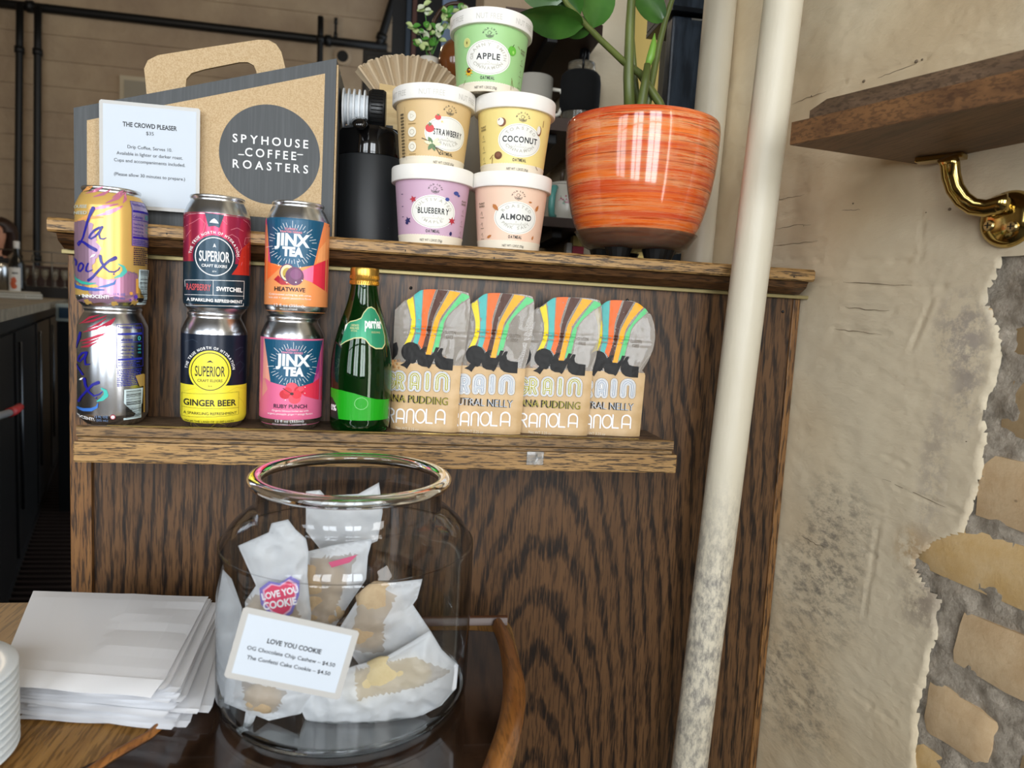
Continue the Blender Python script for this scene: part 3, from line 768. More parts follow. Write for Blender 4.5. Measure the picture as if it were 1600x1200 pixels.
for l in ([(1030, 400), (1100, 370), (1150, 340), (1190, 380), (1180, 440), (1130, 480), (1090, 520)], [(1025, 330), (1060, 310), (1120, 305)], [(1020, 520), (1050, 470), (1080, 430)],
          [(1350, 480), (1400, 455), (1450, 480), (1480, 560), (1430, 620), (1470, 660), (1440, 720)], [(1390, 420), (1440, 400), (1490, 420)], [(1490, 330), (1530, 350), (1550, 380)],
          [(1550, 460), (1510, 470), (1500, 520), (1540, 540)], [(1500, 620), (1480, 680), (1460, 740)], [(1300, 330), (1360, 380), (1350, 300)]):
    P.stroke(pts(c, l), .5, CONT)
P.poly(pts(c, [(1480, 560), (1560, 480), (1560, 770), (1400, 770), (1450, 700)]), ink('c9382e', .3, .3))
P.poly(pts(c, [(1188, 298), (1338, 310), (1300, 412), (1262, 397), (1215, 405)]), SLATE); P.poly(pts(c, [(1225, 372), (1240, 352), (1260, 340), (1280, 355), (1295, 378)]), WHI)
X, Y = elixir(P, c, (1265, 634), WHI, SLATE, WHI, 0, 0); P.poly([(X-2.5, Y+14), (X, Y+20.5), (X+2.5, Y+14), (X, Y+15.8)], WHI)
boxline(P, c, 1037, 818, 1503, 1018, .7, WHI); P.stroke(pts(c, [(1037, 932), (1503, 938)]), .6, WHI); P.stroke(pts(c, [(1258, 820), (1258, 936)]), .6, WHI)
P.text('RASPBERRY', *c(1146, 897), 9.5, ink('c65358', .35), bold=.015, fit=38); P.text('SWITCHEL', *c(1385, 903), 6.2, WHI, bold=.035, fit=41)
P.text('A SPARKLING REFRESHMENT', *c(1272, 988), 4.6, WHI, bold=.025, fit=87)
P.build('printed_artwork', can_surf, t, step=.003)
t, P = make_can('navy and yellow ginger beer can at the bottom of the middle stack', 334.5, 668, 108.5, 184, XB, 0, SILV, [(.0065, .0465, LEM), (.0465, .0995, DNAVY)])
c = crop(80, 450, 5, 334.5, 669)
for l in ([(1440, 470), (1480, 450), (1540, 460)], [(1430, 600), (1480, 560), (1520, 600), (1470, 660)], [(1470, 520), (1500, 480), (1545, 500)], [(1040, 400), (1100, 380), (1140, 400)]): P.stroke(pts(c, l), .45, ink('3a4a5c', .35))
for l in ([(1040, 790), (1130, 760), (1190, 800)], [(1380, 800), (1450, 770), (1530, 790)], [(1470, 850), (1510, 900), (1530, 960)], [(1050, 1080), (1090, 1020), (1130, 1080)], [(1250, 1080), (1300, 1040), (1380, 1070)], [(1040, 960), (1080, 990), (1060, 1030)]): P.stroke(pts(c, l), .4, ink('c9b62a', .4))
X, Y = elixir(P, c, (1240, 632), BLK, LEM, BLK, 0, 0); P.poly([(X-5.5, Y+14), (X-2, Y+17), (X+1, Y+17.6), (X+5.5, Y+13.4), (X+1, Y+15)], BLK)
boxline(P, c, 1020, 806, 1470, 990, .35, BLK); P.stroke(pts(c, [(1020, 915), (1470, 935)]), .35, BLK)
P.text('GINGER BEER', *c(1242, 905), 9.5, BLK, bold=.022, fit=83); P.text('A SPARKLING REFRESHMENT', *c(1245, 976), 4.2, BLK, fit=84)
P.text('FROM THE LAND OF 10 000 LAKES', *c(1238, 1040), 3.4, BLK, fit=80)
P.build('printed_artwork', can_surf, t, step=.003)
# tea cans
TBL = ink('165170', .34, .1)
def tea(P, c, C0, shield, facets, flavor, fruit, txt, lines):
    for m, l in facets: P.poly(pts(c, l), m)
    P.poly(pts(c, shield), TBL)
    X, Y = C0; P.layer += 1; lay = P.layer
    for i in range(44):
        a = 2*PI*i/44; r0 = 24+3*(i % 2)+4*abs(cos(a)); r1 = r0+5+3*(i % 3)
        if abs(sin(a)) < .1: continue
        P.stroke([(X+r0*cos(a), Y+r0*sin(a)*.93), (X+r1*cos(a), Y+r1*sin(a)*.93)], .55, WHI, lay=lay, capr=False)
    P.text('JINX', X, Y-2.5, 17.5, ink('9fb4bf', .4), bold=.052, fit=56, rot=-.02); P.text('JINX', X-.3, Y-2, 17, WHI, bold=.032, fit=54, rot=-.02)
    P.text('TEA', X+1, Y-18, 12.5, WHI, bold=.06, fit=33, rot=-.02)
    P.text('CLEVERLY', X-2, Y+21.5, 2.8, lines, bold=.02, fit=20, rot=-.02); P.text('CRAFTED DRINKS', X-2, Y+17, 2.8, lines, bold=.02, fit=34, rot=-.02)
ORG = mat('can_orange_ink', 'f39a5d', .38, .1)
t, P = make_can('orange tea can with purple fruit picture, top of the third stack', 459.5, 487, 105, 182, XC2, .1208, SILV, [(.0065, .1025, ORG)])
c = crop(380, 290, 6.154, 459.5, 489)
tea(P, c, c(437, 520), [(180, 262), (748, 290), (652, 712), (450, 752), (228, 695)],
    [(ink('dd4a78', .35), [(150, 262), (182, 262), (228, 695), (150, 640)]), (ink('ee8a50', .35), [(748, 290), (825, 300), (825, 640), (700, 690), (652, 712)]), (ink('f4a468', .35), [(700, 560), (825, 400), (825, 640), (680, 690)]),
     (ink('e2324a', .35), [(652, 712), (825, 630), (830, 985), (640, 880)]), (ink('e77aa2', .35), [(540, 770), (652, 712), (648, 880), (560, 850)]), (ink('ef7038', .35), [(150, 640), (228, 695), (330, 740), (150, 900)])],
    'HEATWAVE', None, None, ink('e8848c', .4))
X, Y = c(398, 790); P.ell(X, Y, 12.5, 14, ink('5f2c62', .35)); P.ell(X, Y, 10.8, 12.2, ink('e4cfa8', .35)); P.ell(X, Y-1, 7.5, 8.5, ink('b99a34', .35))
rn = random.Random(2)
for i in range(9): P.ell(X+rn.uniform(-5, 5), Y-1+rn.uniform(-6, 6), .9, 1.2, ink('3a2a18', .35), 10)
P.poly(pts(c, [(270, 855), (310, 815), (380, 880), (430, 905), (340, 905)]), ink('b02030', .35))
X, Y = c(467, 822); P.ell(X, Y, 14.3, 14.3, ink('642a55', .35)); P.ell(X+2, Y+3, 9, 8, ink('7b3a6c', .35))
for a, b in ((395, 885), (480, 880), (520, 735), (315, 718), (500, 685), (540, 860)): P.ell(*c(a, b), 1, 1, WHI, 10)
P.text('HEATWAVE', *c(425, 967), 6.3, BLK, bold=.025, fit=48)
P.text('Cold-brewed oolong tea with citrus,', *c(430, 1008), 2.9, WHI, fit=66); P.text('hot chili + organic passionfruit flavor', *c(430, 1040), 2.9, WHI, fit=66)
P.text('12 fl oz (355ml)', *c(420, 1115), 4.2, WHI, fit=46); P.text('MILD CAFFEINE', *c(415, 1145), 2.5, WHI, fit=28)
P.build('printed_artwork', can_surf, t, step=.003)
PNK = mat('can_pink_ink', 'dd6a92', .38, .1)
t, P = make_can('pink tea can with red hibiscus picture at the bottom of the third stack', 455.7, 672, 105.5, 184, XC, 0, SILV, [(.0065, .0995, PNK)])
c = crop(380, 480, 6.154, 455.7, 675)
tea(P, c, c(478, 530), [(188, 282), (775, 305), (684, 722), (500, 765), (258, 705)],
    [(ink('e39a8a', .35), [(130, 275), (188, 282), (258, 705), (200, 670), (135, 700)]), (ink('a03a80', .35), [(775, 305), (805, 310), (800, 650), (684, 722)]),
     (ink('dd3450', .35), [(500, 765), (684, 722), (790, 640), (785, 920), (600, 850)]), (ink('d98a86', .35), [(130, 700), (200, 670), (230, 780), (135, 930)]), (ink('c9508a', .35), [(684, 722), (800, 500), (800, 655)])],
    'RUBY PUNCH', None, None, ink('e88aa8', .4))
for X, Y, r in ((405, 825, 9), (470, 760, 10), (540, 790, 8), (500, 870, 10), (430, 790, 7), (560, 775, 5), (520, 830, 8)):
    P.ell(*c(X, Y), r, r*.85, ink(('c41f30', 'd92a3e', 'e84a5c')[X % 3], .4), 12)
P.stroke(pts(c, [(385, 765), (430, 795), (470, 820)]), 1.2, ink('4a1018', .4)); P.ell(*c(472, 820), 3, 2.4, ink('3a0a14', .4), 10)
for a, b in ((600, 820), (395, 720), (575, 735), (600, 760), (410, 880)): P.ell(*c(a, b), .8, .8, WHI, 10)
P.text('RUBY PUNCH', *c(460, 965), 6, ink('2a1830', .4), bold=.02, fit=53)
P.text('Organic hibiscus herbal tea with', *c(460, 1000), 2.9, WHI, fit=58); P.text('organic pineapple, ginger + orange flavors', *c(460, 1032), 2.9, WHI, fit=72)
P.text('12 fl oz (355ml)', *c(455, 1108), 4.2, WHI, fit=46); P.text('COLD STEEPED + CAFFEINE FREE', *c(455, 1138), 2.5, WHI, fit=58)
P.build('printed_artwork', can_surf, t, step=.003)

# ------------------------------------------------------------------ green glass bottle
bx = at(563, 640, y=-.052); BX = bx.x
GG = mat('green_glass', '0c6a22', .03, trans=.92, ior=1.5); 
t = thing('mineral_water_bottle', 'green glass mineral water bottle with gold screw cap beside the snack bags', 'bottle', (BX, -.052, 0), math.atan2(-BX, .8))
BP = [(0, .004), (.022, .002), (.029, 0), (.0315, .003), (.0325, .010), (.0330, .030), (.0335, .060), (.0330, .075), (.0312, .090), (.0280, .106), (.0235, .122), (.0190, .136), (.0160, .148), (.0143, .158), (.0135, .166), (.0135, .1715), (0, .1715)]
def bez(prof, n=4):
    out = []
    for i in range(len(prof)-1):
        p0 = prof[max(i-1, 0)]; p1 = prof[i]; p2 = prof[i+1]; p3 = prof[min(i+2, len(prof)-1)]
        for k in range(n):
            t_ = k/n; out.append(tuple(.5*((2*p1[a])+(-p0[a]+p2[a])*t_+(2*p0[a]-5*p1[a]+4*p2[a]-p3[a])*t_*t_+(-p0[a]+3*p1[a]-3*p2[a]+p3[a])*t_**3) for a in (0, 1)))
    return out+[prof[-1]]
BPS = bez(BP[3:16]); BPF = BP[:3]+BPS+[BP[-1]]
ins = [(max(r-.0028, 0), z) for r, z in BPS if z > .006]
full = BPF+[(0, .1705)]
mb = MB(); mb.lathe(BP[:3]+BPS+ins[::-1]+[(0, .009)], seg=72); smooth_by_angle(mb.build('glass_body', GG, t, local=True), 60)
MB().lathe([(0, .0095)]+[(max(r-.003, 0), z) for r, z in BPS if .0095 < z < .150]+[(0, .150)], seg=48).build('water', mat('water_in_bottle', '9fd0a8', .0, trans=1., ior=1.33), t, local=True, smooth=True)
def bot_r(z):
    for (r0, z0), (r1, z1) in zip(BPS, BPS[1:]):
        if z0 <= z <= z1: return r0+(r1-r0)*(z-z0)/(z1-z0+1e-9)
    return .033
mb = MB(); mb.lathe([(.0130, .1600), (.0152, .1602), (.0154, .1645), (.0148, .1652), (.0154, .1660), (.0155, .1765), (.0148, .1785), (0, .1788)], seg=60)
for j in range(2):
    for i in range(44):
        a = 2*PI*i/44; r = .0155; z0 = (.1668, .1611)[j]; z1 = z0+.0035
        mb.tube([(r*cos(a), r*sin(a), z0), (r*cos(a+.05), r*sin(a+.05), z1)], .00045, 4)
smooth_by_angle(mb.build('screw_cap', mat('gold_cap', 'c9a24e', .3, .9), t, local=True), 40)
def bsurf(u, v, off):
    th = u/.030; r = bot_r(v)+off; return Vector((r*sin(th), -r*cos(th), v))
kx = .066/101
P = Print(1.); c = lambda X, Y: (((500+X/4.138)-563)*kx*1.0, (677-(400+Y/4.138))*kx*1.06+.001)
LG = ink('2f8f6a', .3, .2); LG2 = ink('17694a', .3, .2); GOLD = ink('c8c890', .35)
P.poly([c(*q) for q in ((105, 455), (150, 430), (200, 420), (240, 405), (262, 370), (300, 340), (345, 330), (390, 345), (425, 390), (445, 450), (450, 520), (440, 570), (405, 600), (350, 600), (310, 580), (280, 545), (255, 535), (200, 540), (140, 565), (100, 590))], GOLD)
P.poly([c(*q) for q in ((107, 462), (150, 437), (200, 427), (243, 412), (266, 376), (303, 347), (345, 338), (387, 352), (420, 395), (439, 452), (443, 518), (433, 564), (402, 592), (352, 592), (314, 573), (283, 538), (255, 527), (200, 532), (140, 557), (103, 580))], LG)
P.text('perrier', *c(352, 468), .0105, WHI, bold=.03, wx=.8, fit=.0245); P.text('CARBONATED', *c(195, 462), .0022, GOLD, bold=.02, fit=.0105); P.text('MINERAL WATER', *c(195, 480), .0022, GOLD, bold=.02, fit=.0112)
P.text('NATURAL', *c(195, 496), .002, GOLD, fit=.008); P.text('VERGEZE FRANCE', *c(362, 500), .0019, GOLD, fit=.012); P.poly([c(*q) for q in ((108, 460), (130, 445), (120, 480), (112, 500))], WHI)
P.build('neck_label', bsurf, t, step=.003); P = Print(1.)
band = mat('bright_green_film', '1fae1c', .3, trans=.25)
P.poly([c(*q) for q in ((20, 865), (60, 868), (140, 872), (220, 885), (300, 908), (360, 922), (430, 928), (480, 930), (480, 1060), (20, 1060))], band)
P.poly([c(*q) for q in ((20, 925), (50, 930), (85, 960), (105, 1000), (118, 1065), (20, 1060))], ink('16281c', .35)); P.text('0%', *c(62, 1010), .006, WHI, bold=.03)
P.ring(*c(265, 950), .0065, .0065, .0004, ink('8fd48a', .3))
P.build('lower_label', bsurf, t, step=.003)

# ------------------------------------------------------------------ granola bags
KRAFT = NT('kraft_paper', .5); KRAFT.color(KRAFT.mix(KRAFT.ramp(KRAFT.noise(KRAFT.coords((1, 1, 1)), 60, 6), [(.35, 0.), (.65, 1.)]), 'c3a274', 'd0b186')); KRAFT = KRAFT.m
FILM = mat('frosted_film', 'aaa196', .2, alpha=.5, coat=.4); GRAN = mat('granola', 'b98a58', .8)
OL = ink('5d5a18', .5)
def stroke_letter(P, ch, x, y, w, h, wd, m, lay=None):
    def arch(n=8): return [(x, y), (x, y+h-w/2)]+[(x+w/2-w/2*cos(PI*i/n), y+h-w/2+w/2*sin(PI*i/n)) for i in range(1, n)]+[(x+w, y+h-w/2), (x+w, y)]
    S = {'A': [arch(), [(x, y+h*.30), (x+w, y+h*.30)]], 'n': [arch()], 'I': [[(x+w/2, y), (x+w/2, y+h)]], 'L': [[(x, y+h), (x, y), (x+w*.8, y)]],
         'O': [[(x+w/2+w/2*cos(2*PI*i/20), y+h/2+h/2*sin(2*PI*i/20)) for i in range(21)]],
         'G': [[(x+w/2+w/2*cos(a*PI/10+.7), y+h/2+h/2*sin(a*PI/10+.7)) for a in range(0, 17)]+[(x+w, y+h*.45), (x+w*.55, y+h*.45)]],
         'R': [[(x, y), (x, y+h), (x+w*.6, y+h), (x+w*.95, y+h*.86), (x+w*.95, y+h*.62), (x+w*.6, y+h*.5), (x, y+h*.5)], [(x+w*.45, y+h*.5), (x+w, y)]]}[ch]
    for l in S: P.stroke(l, wd, m, lay=lay)
def make_bag(label, px, py, flavor, fm, inner, rz, yy, rounded=False, lim=None):
    o = at(px, py, y=yy); K = .000727; CX = -66
    t = thing('granola_bag', label, 'bag', (o.x+CX*K*cos(rz), yy+CX*K*sin(rz), -.0002), rz, 'granola bags on the ledge')
    right = [(0, -1), (104, 1), (108, 1), (125, 5), (145, 7), (165, 9), (185, 10), (200, 10), (213, 9), (221, 6)]
    if rounded: right = [(0, -1), (104, 1), (108, -5), (125, 4), (145, 11), (165, 13), (185, 10), (200, 4), (212, -5), (221, -18)]
    left = [(0, -130), (104, -131), (108, -127), (125, -131), (145, -129), (165, -123), (186, -111), (205, -90), (221, -70)]
    if lim: left = [(a, max(b, lim)) for a, b in left]
    def ed(tab, v):
        for (a, b), (c2, d) in zip(tab, tab[1:]):
            if a <= v <= c2: return b+(d-b)*(v-a)/(c2-a)
        return tab[-1][1]
    sd = px*.013
    def depth(u, v):
        L, R = ed(left, v), ed(right, v); q = max(0., min(1., (u-L)/(R-L))); e = min(q, 1-q)
        th = (8.5*(1-v/150) if v < 150 else 0)+1.2
        th *= min(1, (e/.16))**.5 if e > 0 else 0
        cr = 1.1*noise.noise(Vector((u*.05+sd, v*.03, 1)))+.6*noise.noise(Vector((u*.16+sd, v*.11, 3)))*(1 if v > 95 else .6)
        zipb = 2.4*math.exp(-((v-160)/2.2)**2)+1.5*math.exp(-((v-152)/1.6)**2)
        sag = .00035*(v-100)**2 if v > 100 else 0
        return (th+cr*min(1, e/.05)+zipb)*K, sag*K
    NU, NV = 26, 44
    def mk(side, v0, v1, nv):
        vs = []; fs = []
        for j in range(nv+1):
            v = v0+(v1-v0)*j/nv; L, R = ed(left, v), ed(right, v)
            for i in range(NU+1):
                u = L+(R-L)*i/NU
                # the corners droop: top edge rounded
                vv = v
                if v > 205: vv = v-3.0*(abs(2*i/NU-1)**4)
                d, s2 = depth(u, v)
                vs.append(((u-CX)*K, s2-d if side else s2+d*.6+.0004, vv*K))
        for j in range(nv):
            for i in range(NU):
                a = j*(NU+1)+i; q = [a, a+1, a+NU+2, a+NU+1]; fs.append(q if side else q[::-1])
        return vs, fs
    mb = MB(); mb.add(*mk(1, 0, 105, 26)); mb.add(*mk(0, 0, 105, 26)); mb.build('kraft_pouch', KRAFT, t, local=True, smooth=True)
    mb = MB(); mb.add(*mk(1, 105, 221, 30)); mb.add(*mk(0, 105, 221, 30)); mb.build('clear_top', FILM, t, local=True, smooth=True)
    rnd = random.Random(int(px)); mb = MB()
    for i in range(90):
        u = rnd.uniform(-112, -16); v = rnd.uniform(80, 122-abs(u+45)*.25); d, s2 = depth(u, v)
        mb.ball(((u-CX)*K, s2+rnd.uniform(-.4, .2)*d, v*K), rnd.uniform(.0014, .003), sub=1, sq=(1, .7, 1))
    g = mb.build('granola_clusters', GRAN, t, local=True, smooth=True); g['kind'] = 'stuff'
    P = Print(1.); c = lambda X, Y: ((X-550)/4.8, (1145-Y)/4.8+.045*(X-550)/4.8)
    cols = dict(y='e3d023', t='4fb0ac', o='f06a24', b='4a2412', a='f0a81c', g='5fc47c')
    GREY = ink('8f867c', .5)
    ST = [('y', [(120, 160), (165, 115)], [(160, 290), (192, 285)], [(156, 395), (190, 395)], [(118, 490), (165, 470)]),
          ('t', [(172, 90), (236, 62)], [(196, 270), (238, 250)], [(200, 390), (238, 385)], [(186, 475), (222, 482)]),
          ('o', [(244, 58), (336, 68)], [(243, 260), (288, 250)], [(244, 390), (285, 380)], [(224, 475), (256, 520)]),
          ('b', [(352, 76), (428, 82)], [(300, 265), (338, 262)], [(284, 390), (315, 385)], [(252, 520), (292, 545)]),
          ('a', [(442, 84), (522, 95)], [(345, 285), (392, 268)], [(322, 390), (360, 385)], [(286, 558), (326, 560)]),
          ('g', [(534, 96), (603, 108)], [(402, 285), (440, 262)], [(366, 390), (402, 385)], [(334, 540), (372, 540)])]
    P.layer += 1; la = P.layer; P.layer += 1; lb = P.layer
    for kk, *rows in ST:
        def sm(side):
            l = [c(*r[side]) for r in rows]
            out = []
            for i in range(len(l)-1):
                p0 = l[max(i-1, 0)]; p1 = l[i]; p2 = l[i+1]; p3 = l[min(i+2, len(l)-1)]
                for q in range(5):
                    t_ = q/5; out.append(tuple(.5*((2*p1[a])+(-p0[a]+p2[a])*t_+(2*p0[a]-5*p1[a]+4*p2[a]-p3[a])*t_*t_+(-p0[a]+3*p1[a]-3*p2[a]+p3[a])*t_**3) for a in (0, 1)))
            return out+[l[-1]]
        A_, B_ = sm(0), sm(1)
        P.poly([(x-1.4, y) for x, y in A_]+[(x+1.4, y) for x, y in B_[::-1]], GREY, lay=la)
        P.poly(A_+B_[::-1], ink(cols[kk], .5), lay=lb)
    BK = ink('0d0b0a', .6)
    P.ell(*c(172, 540), 15, 15, BK); P.poly(pts(c, [(150, 590), (205, 520), (222, 560), (216, 580), (224, 600), (214, 604), (214, 616), (196, 628), (176, 626), (160, 650), (150, 668), (128, 652), (95, 640), (130, 620)]), BK)
    P.poly(pts(c, [(275, 500), (247, 520), (228, 560), (224, 600), (232, 632), (262, 648), (300, 652), (316, 664), (330, 645), (352, 590), (386, 506), (360, 503), (345, 545), (326, 562), (287, 558), (278, 530), (298, 504)]), BK)
    P.poly(pts(c, [(395, 510), (416, 512), (406, 545), (415, 572), (440, 584), (497, 590), (495, 676), (430, 672), (395, 664), (368, 643), (355, 610), (358, 570), (375, 540)]), BK)
    P.poly(pts(c, [(-20, 500), (60, 470), (75, 520), (70, 560), (40, 600), (0, 610)]), BK)
    lays = []
    for wd, mm in ((11.6, BK), (10.6, WHI), (8.4, BK), (7.2, WHI), (5.0, BK), (3.8, inner), (1.7, BK), (.9, WHI)):
        P.layer += 1
        for ch, X, wl in (('G', -20, 15), ('R', 72, 9), ('A', 180, 10.5), ('I', 290, 5), ('n', 376, 15)):
            q = c(X+8, 812); stroke_letter(P, ch, q[0], q[1], wl, 22, wd, mm, lay=P.layer)
    q = c(475, 935)
    P.text(flavor, q[0], q[1], 11.5, BK, align='R', bold=.012, fit=None, wx=.86); P.text(flavor, q[0]-.2, q[1]+.2, 11, fm, align='R', bold=-.012, wx=.868)
    P.layer += 1
    for ch, X, wl in (('G', -60, 13), ('R', 10, 12), ('A', 88, 12.5), ('n', 168, 11), ('O', 236, 15), ('L', 316, 12), ('A', 390, 14)):
        q = c(X, 1070); stroke_letter(P, ch, q[0], q[1], wl, 21, 2.4, WHI, lay=P.layer)
    P.text('Net WT 3.25 oz', *c(175, 1128), 4.6, ink('e8dcc4', .5), fit=37, rot=-.03)
    for tx, Y in (('GLUTEN', 405), ('FREE', 440)): P.text(tx, *c(462, Y), 5, ink('857c72', .5), fit=18 if tx == 'GLUTEN' else 11)
    def bs(u, v, off):
        u_ = max(ed(left, max(v, 0))+.2, min(ed(right, max(v, 0))-.2, u)); v_ = max(0, min(221, v)); d, s2 = depth(u_, v_); vv = v_
        L, R = ed(left, v_), ed(right, v_)
        if v_ > 205: vv = v_-3.0*(abs(2*(u_-L)/(R-L)-1)**4)
        return Vector(((u_-CX)*K, s2-d-off*2.2-.0002, vv*K))
    P.ycuts = [y*2.6 for y in range(2, 85)]
    P.build('printed_artwork', bs, t, step=4.)
    return t
make_bag('kraft granola bag, banana pudding flavour, touching the green bottle', 714.6, 679, 'BANANA PUDDING', ink('a8a02c', .5), ink('d8d25a', .5), math.radians(-14), -.052, lim=-108)
make_bag('kraft granola bag with pale lettering, second from the green bottle', 814, 681.5, 'NEUTRAL NELLY', ink('c3cbd6', .5), ink('c9d4e2', .5), math.radians(-9), -.054)
make_bag('kraft granola bag, banana pudding flavour, third from the green bottle', 918, 684.5, 'BANANA PUDDING', ink('a8a02c', .5), ink('d8d25a', .5), math.radians(-9), -.050)
make_bag('kraft granola bag at the right end of the row of bags', 1000, 686.5, 'NEUTRAL NELLY', ink('c3cbd6', .5), ink('c9d4e2', .5), math.radians(-9), -.046, rounded=True)

# ------------------------------------------------------------------ coffee box on the rail
RT = .2115                                        # top of the rail
k = NT('corrugated_kraft', .8); k.color(k.mix(k.ramp(k.noise(k.coords((1, 1, 1)), 700, 3), [(.35, 0.), (.6, 1.)]), 'ab9069', 'bda582')); CORR = k.m
k = NT('charcoal_print', .55); k.color(k.mix(k.ramp(k.noise(k.coords((30, 1, 1)), 12, 4), [(.45, 0.), (.75, .5)]), '3c3f41', '55585a')); CHAR = k.m
cb = thing('coffee_box', 'kraft and charcoal coffee carry box with round logo and handle', 'box', (-.22, .06, RT))
A0 = at(115, 172, y=.0); A1 = at(530, 95, y=.0)
bx0, bx1, zl, zr_ = A0.x, -.0838, A0.z, A1.z
mb = MB(); mb.prism([(bx0, RT), (bx1, RT), (bx1, zr_), (bx0, zl)], lambda a, b, h: (a, h, b), 0.0, .115); mb.build('carton', CHAR, cb, fixn=True)
F0 = lambda px, py: (lambda p: (p.x, p.z))(at(px, py, y=0))
P = Print(1.)
P.poly([F0(136, 188), F0(508, 115), F0(501, 347), (F0(136, 300)[0], F0(236, 324)[1])], CORR)
C = F0(422, 242); R = (F0(501, 242)[0]-F0(343, 242)[0])/2
P.ell(C[0], C[1], R, R, CHAR, 72)
WT = ink('e9ebec', .6)
for tx, Y, ft in (('SPYHOUSE', 221.5, 102), ('COFFEE', 241.5, 69), ('ROASTERS', 261, 102)):
    p = F0(423, Y+5.5); P.text(tx, p[0], p[1], .0088, WT, sp=.30, bold=.012, fit=ft*.000798)
    if tx == 'COFFEE':
        for dx in (-46, 46): a = F0(423+dx-4, Y); b = F0(423+dx+4, Y+.4); P.stroke([a, b], .0011, WT)
P.build('printed_face', lambda u, v, off: Vector((u, -off-.0002, v)), cb, local=False)
FH = lambda px, py: (lambda p: (p.x, p.z))(at(px, py, y=.054))
ho = [FH(*q) for q in ((291, 133), (292, 124), (300, 115), (320, 109), (375, 98), (388, 98), (397, 103), (401, 112))]
hn = MB()
# handle: outline with a hand hole, real card thickness
out = [FH(*q) for q in ((232, 170), (228, 125), (226, 108), (232, 95), (248, 87), (330, 74), (404, 63), (420, 63.5), (432, 70), (440, 82), (452, 130))]
hole = ho+[FH(402, 118), FH(291, 142)]
V = [Vector((a, b, 0)) for a, b in out]; H = [Vector((a, b, 0)) for a, b in hole]
tr = tessellate_polygon([V, H]); L = out+hole; n = len(L); hn = MB()
vs = [(a, .052, b) for a, b in L]+[(a, .056, b) for a, b in L]; fs = [list(t_) for t_ in tr]+[[i+n for i in t_[::-1]] for t_ in tr]
no = len(out); fs += [[i, (i+1) % no, n+(i+1) % no, n+i] for i in range(no)]; nh = len(hole)
fs += [[no+i, n+no+i, n+no+(i+1) % nh, no+(i+1) % nh] for i in range(nh)]
hn.add(vs, fs); hn.build('handle', CORR, cb, fixn=True)
e0 = Vector((bx0, 0, zl)); e1 = Vector((bx1, 0, zr_)); mb = MB()
for y0, y1, dz in ((.001, .050, .0012), (.058, .114, .0012)):
    mb.add([(bx0-.0005, y0, zl+.0002), (bx1, y0, zr_+.0002), (bx1, y1, zr_+.0002), (bx0-.0005, y1, zl+.0002), (bx0-.0005, y0, zl+.0026), (bx1, y0, zr_+.0026), (bx1, y1, zr_+.0026), (bx0-.0005, y1, zl+.0026)],
           [(0, 3, 2, 1), (4, 5, 6, 7), (0, 1, 5, 4), (2, 3, 7, 6), (0, 4, 7, 3), (1, 2, 6, 5)])
mb.build('top_flap', CHAR, cb)
tag(MB().box(bx1+.0003, bx1+.002, .002, .012, RT+.002, zr_-.004).build('corner_fold', CORR, cb))
# spigot
sp = at(560, 172, y=.062); SZ = sp.z
mb = MB(); prof = [(.0, -.002)]
for i in range(5): a = i*.0062; prof += [(.0235, a), (.0235, a+.0018), (.0175, a+.0024), (.0175, a+.0058)]
M = Matrix.Translation((bx1+.0035, .062, SZ)) @ Matrix.Rotation(PI/2, 4, 'Y')
mb.lathe(prof+[(.0175, .0315), (0, .0315)], seg=40); mb.xf(M)
spg = smooth_by_angle(mb.build('spout_collar', mat('milky_plastic', 'd5dade', .4), cb, fixn=True), 40)
mb = MB(); mb.lathe([(0, .0305), (.0235, .0305), (.0250, .033), (.0250, .049), (.0235, .051), (0, .051)], seg=40)
for i in range(36):
    a = 2*PI*i/36; mb.box(-.0006, .0006, -.0006, .0006, .034, .048) if False else mb.tube([(.025*cos(a), .025*sin(a), .034), (.025*cos(a), .025*sin(a), .048)], .0007, 4)
mb.xf(M); smooth_by_angle(mb.build('spout_cap', BLACK, spg, fixn=False), 40)

def card(name, label, cat, TL, TR, BL, wd, ht, parent_loc, border=.0038, pf=None, stand=False, dz=0):
    """laminated card: pouch, paper and printed lines; frame from three corners"""
    ex = (TR-TL).normalized(); ey = (BL-TL); ey = (ey-ex*ey.dot(ex)).normalized()*-1; n = ex.cross(ey)
    t = thing(name, label, cat, parent_loc)
    F = lambda u, v, h: TL+ex*u-ey*v+n*h
    r = .0018
    mb = MB(); mb.prism([(r, 0), (wd-r, 0), (wd, r), (wd, ht-r), (wd-r, ht), (r, ht), (0, ht-r), (0, r)], F, 0, .0005)
    mb.build('laminate', mat('laminate_film', 'aeadaa', .25), t, fixn=True)
    mb = MB(); b = border; mb.prism([(b, b), (wd-b, b), (wd-b, ht-b), (b, ht-b)], F, .0005, .0007); mb.build('paper', mat('printed_paper', 'bcc5cf', .5), t, fixn=True)
    P = Print(1.); pf(P); P.build('printed_lines', lambda u, v, off: F(u, -v, .0007+off), t, local=False)
    return t
GT = ink('3c4046', .6)
TL, TR, BL = at(155, 155, y=-.010), at(313, 170, y=-.010), at(162, 292, y=-.010)
wd = (TR-TL).length; ht = .112
def pf(P):
    cx = wd/2; k = wd/158
    for tx, Y, h, ft, b in (('THE CROWD PLEASER', 40, 7.2, 85, .02), ('$35', 51, 5.5, 12, 0), ('Drip Coffee, Serves 10.', 75, 5.2, 70, 0), ('Available in lighter or darker roast.', 86.5, 5.2, 104, 0), ('Cups and accompaniments included.', 98, 5.2, 112, 0), ('(Please allow 30 minutes to prepare.)', 121, 5.2, 112, 0)):
        P.text(tx, cx, -Y*k-.003*0, h*k, GT if b == 0 else DARKTXT, bold=b+.004, fit=ft*k)
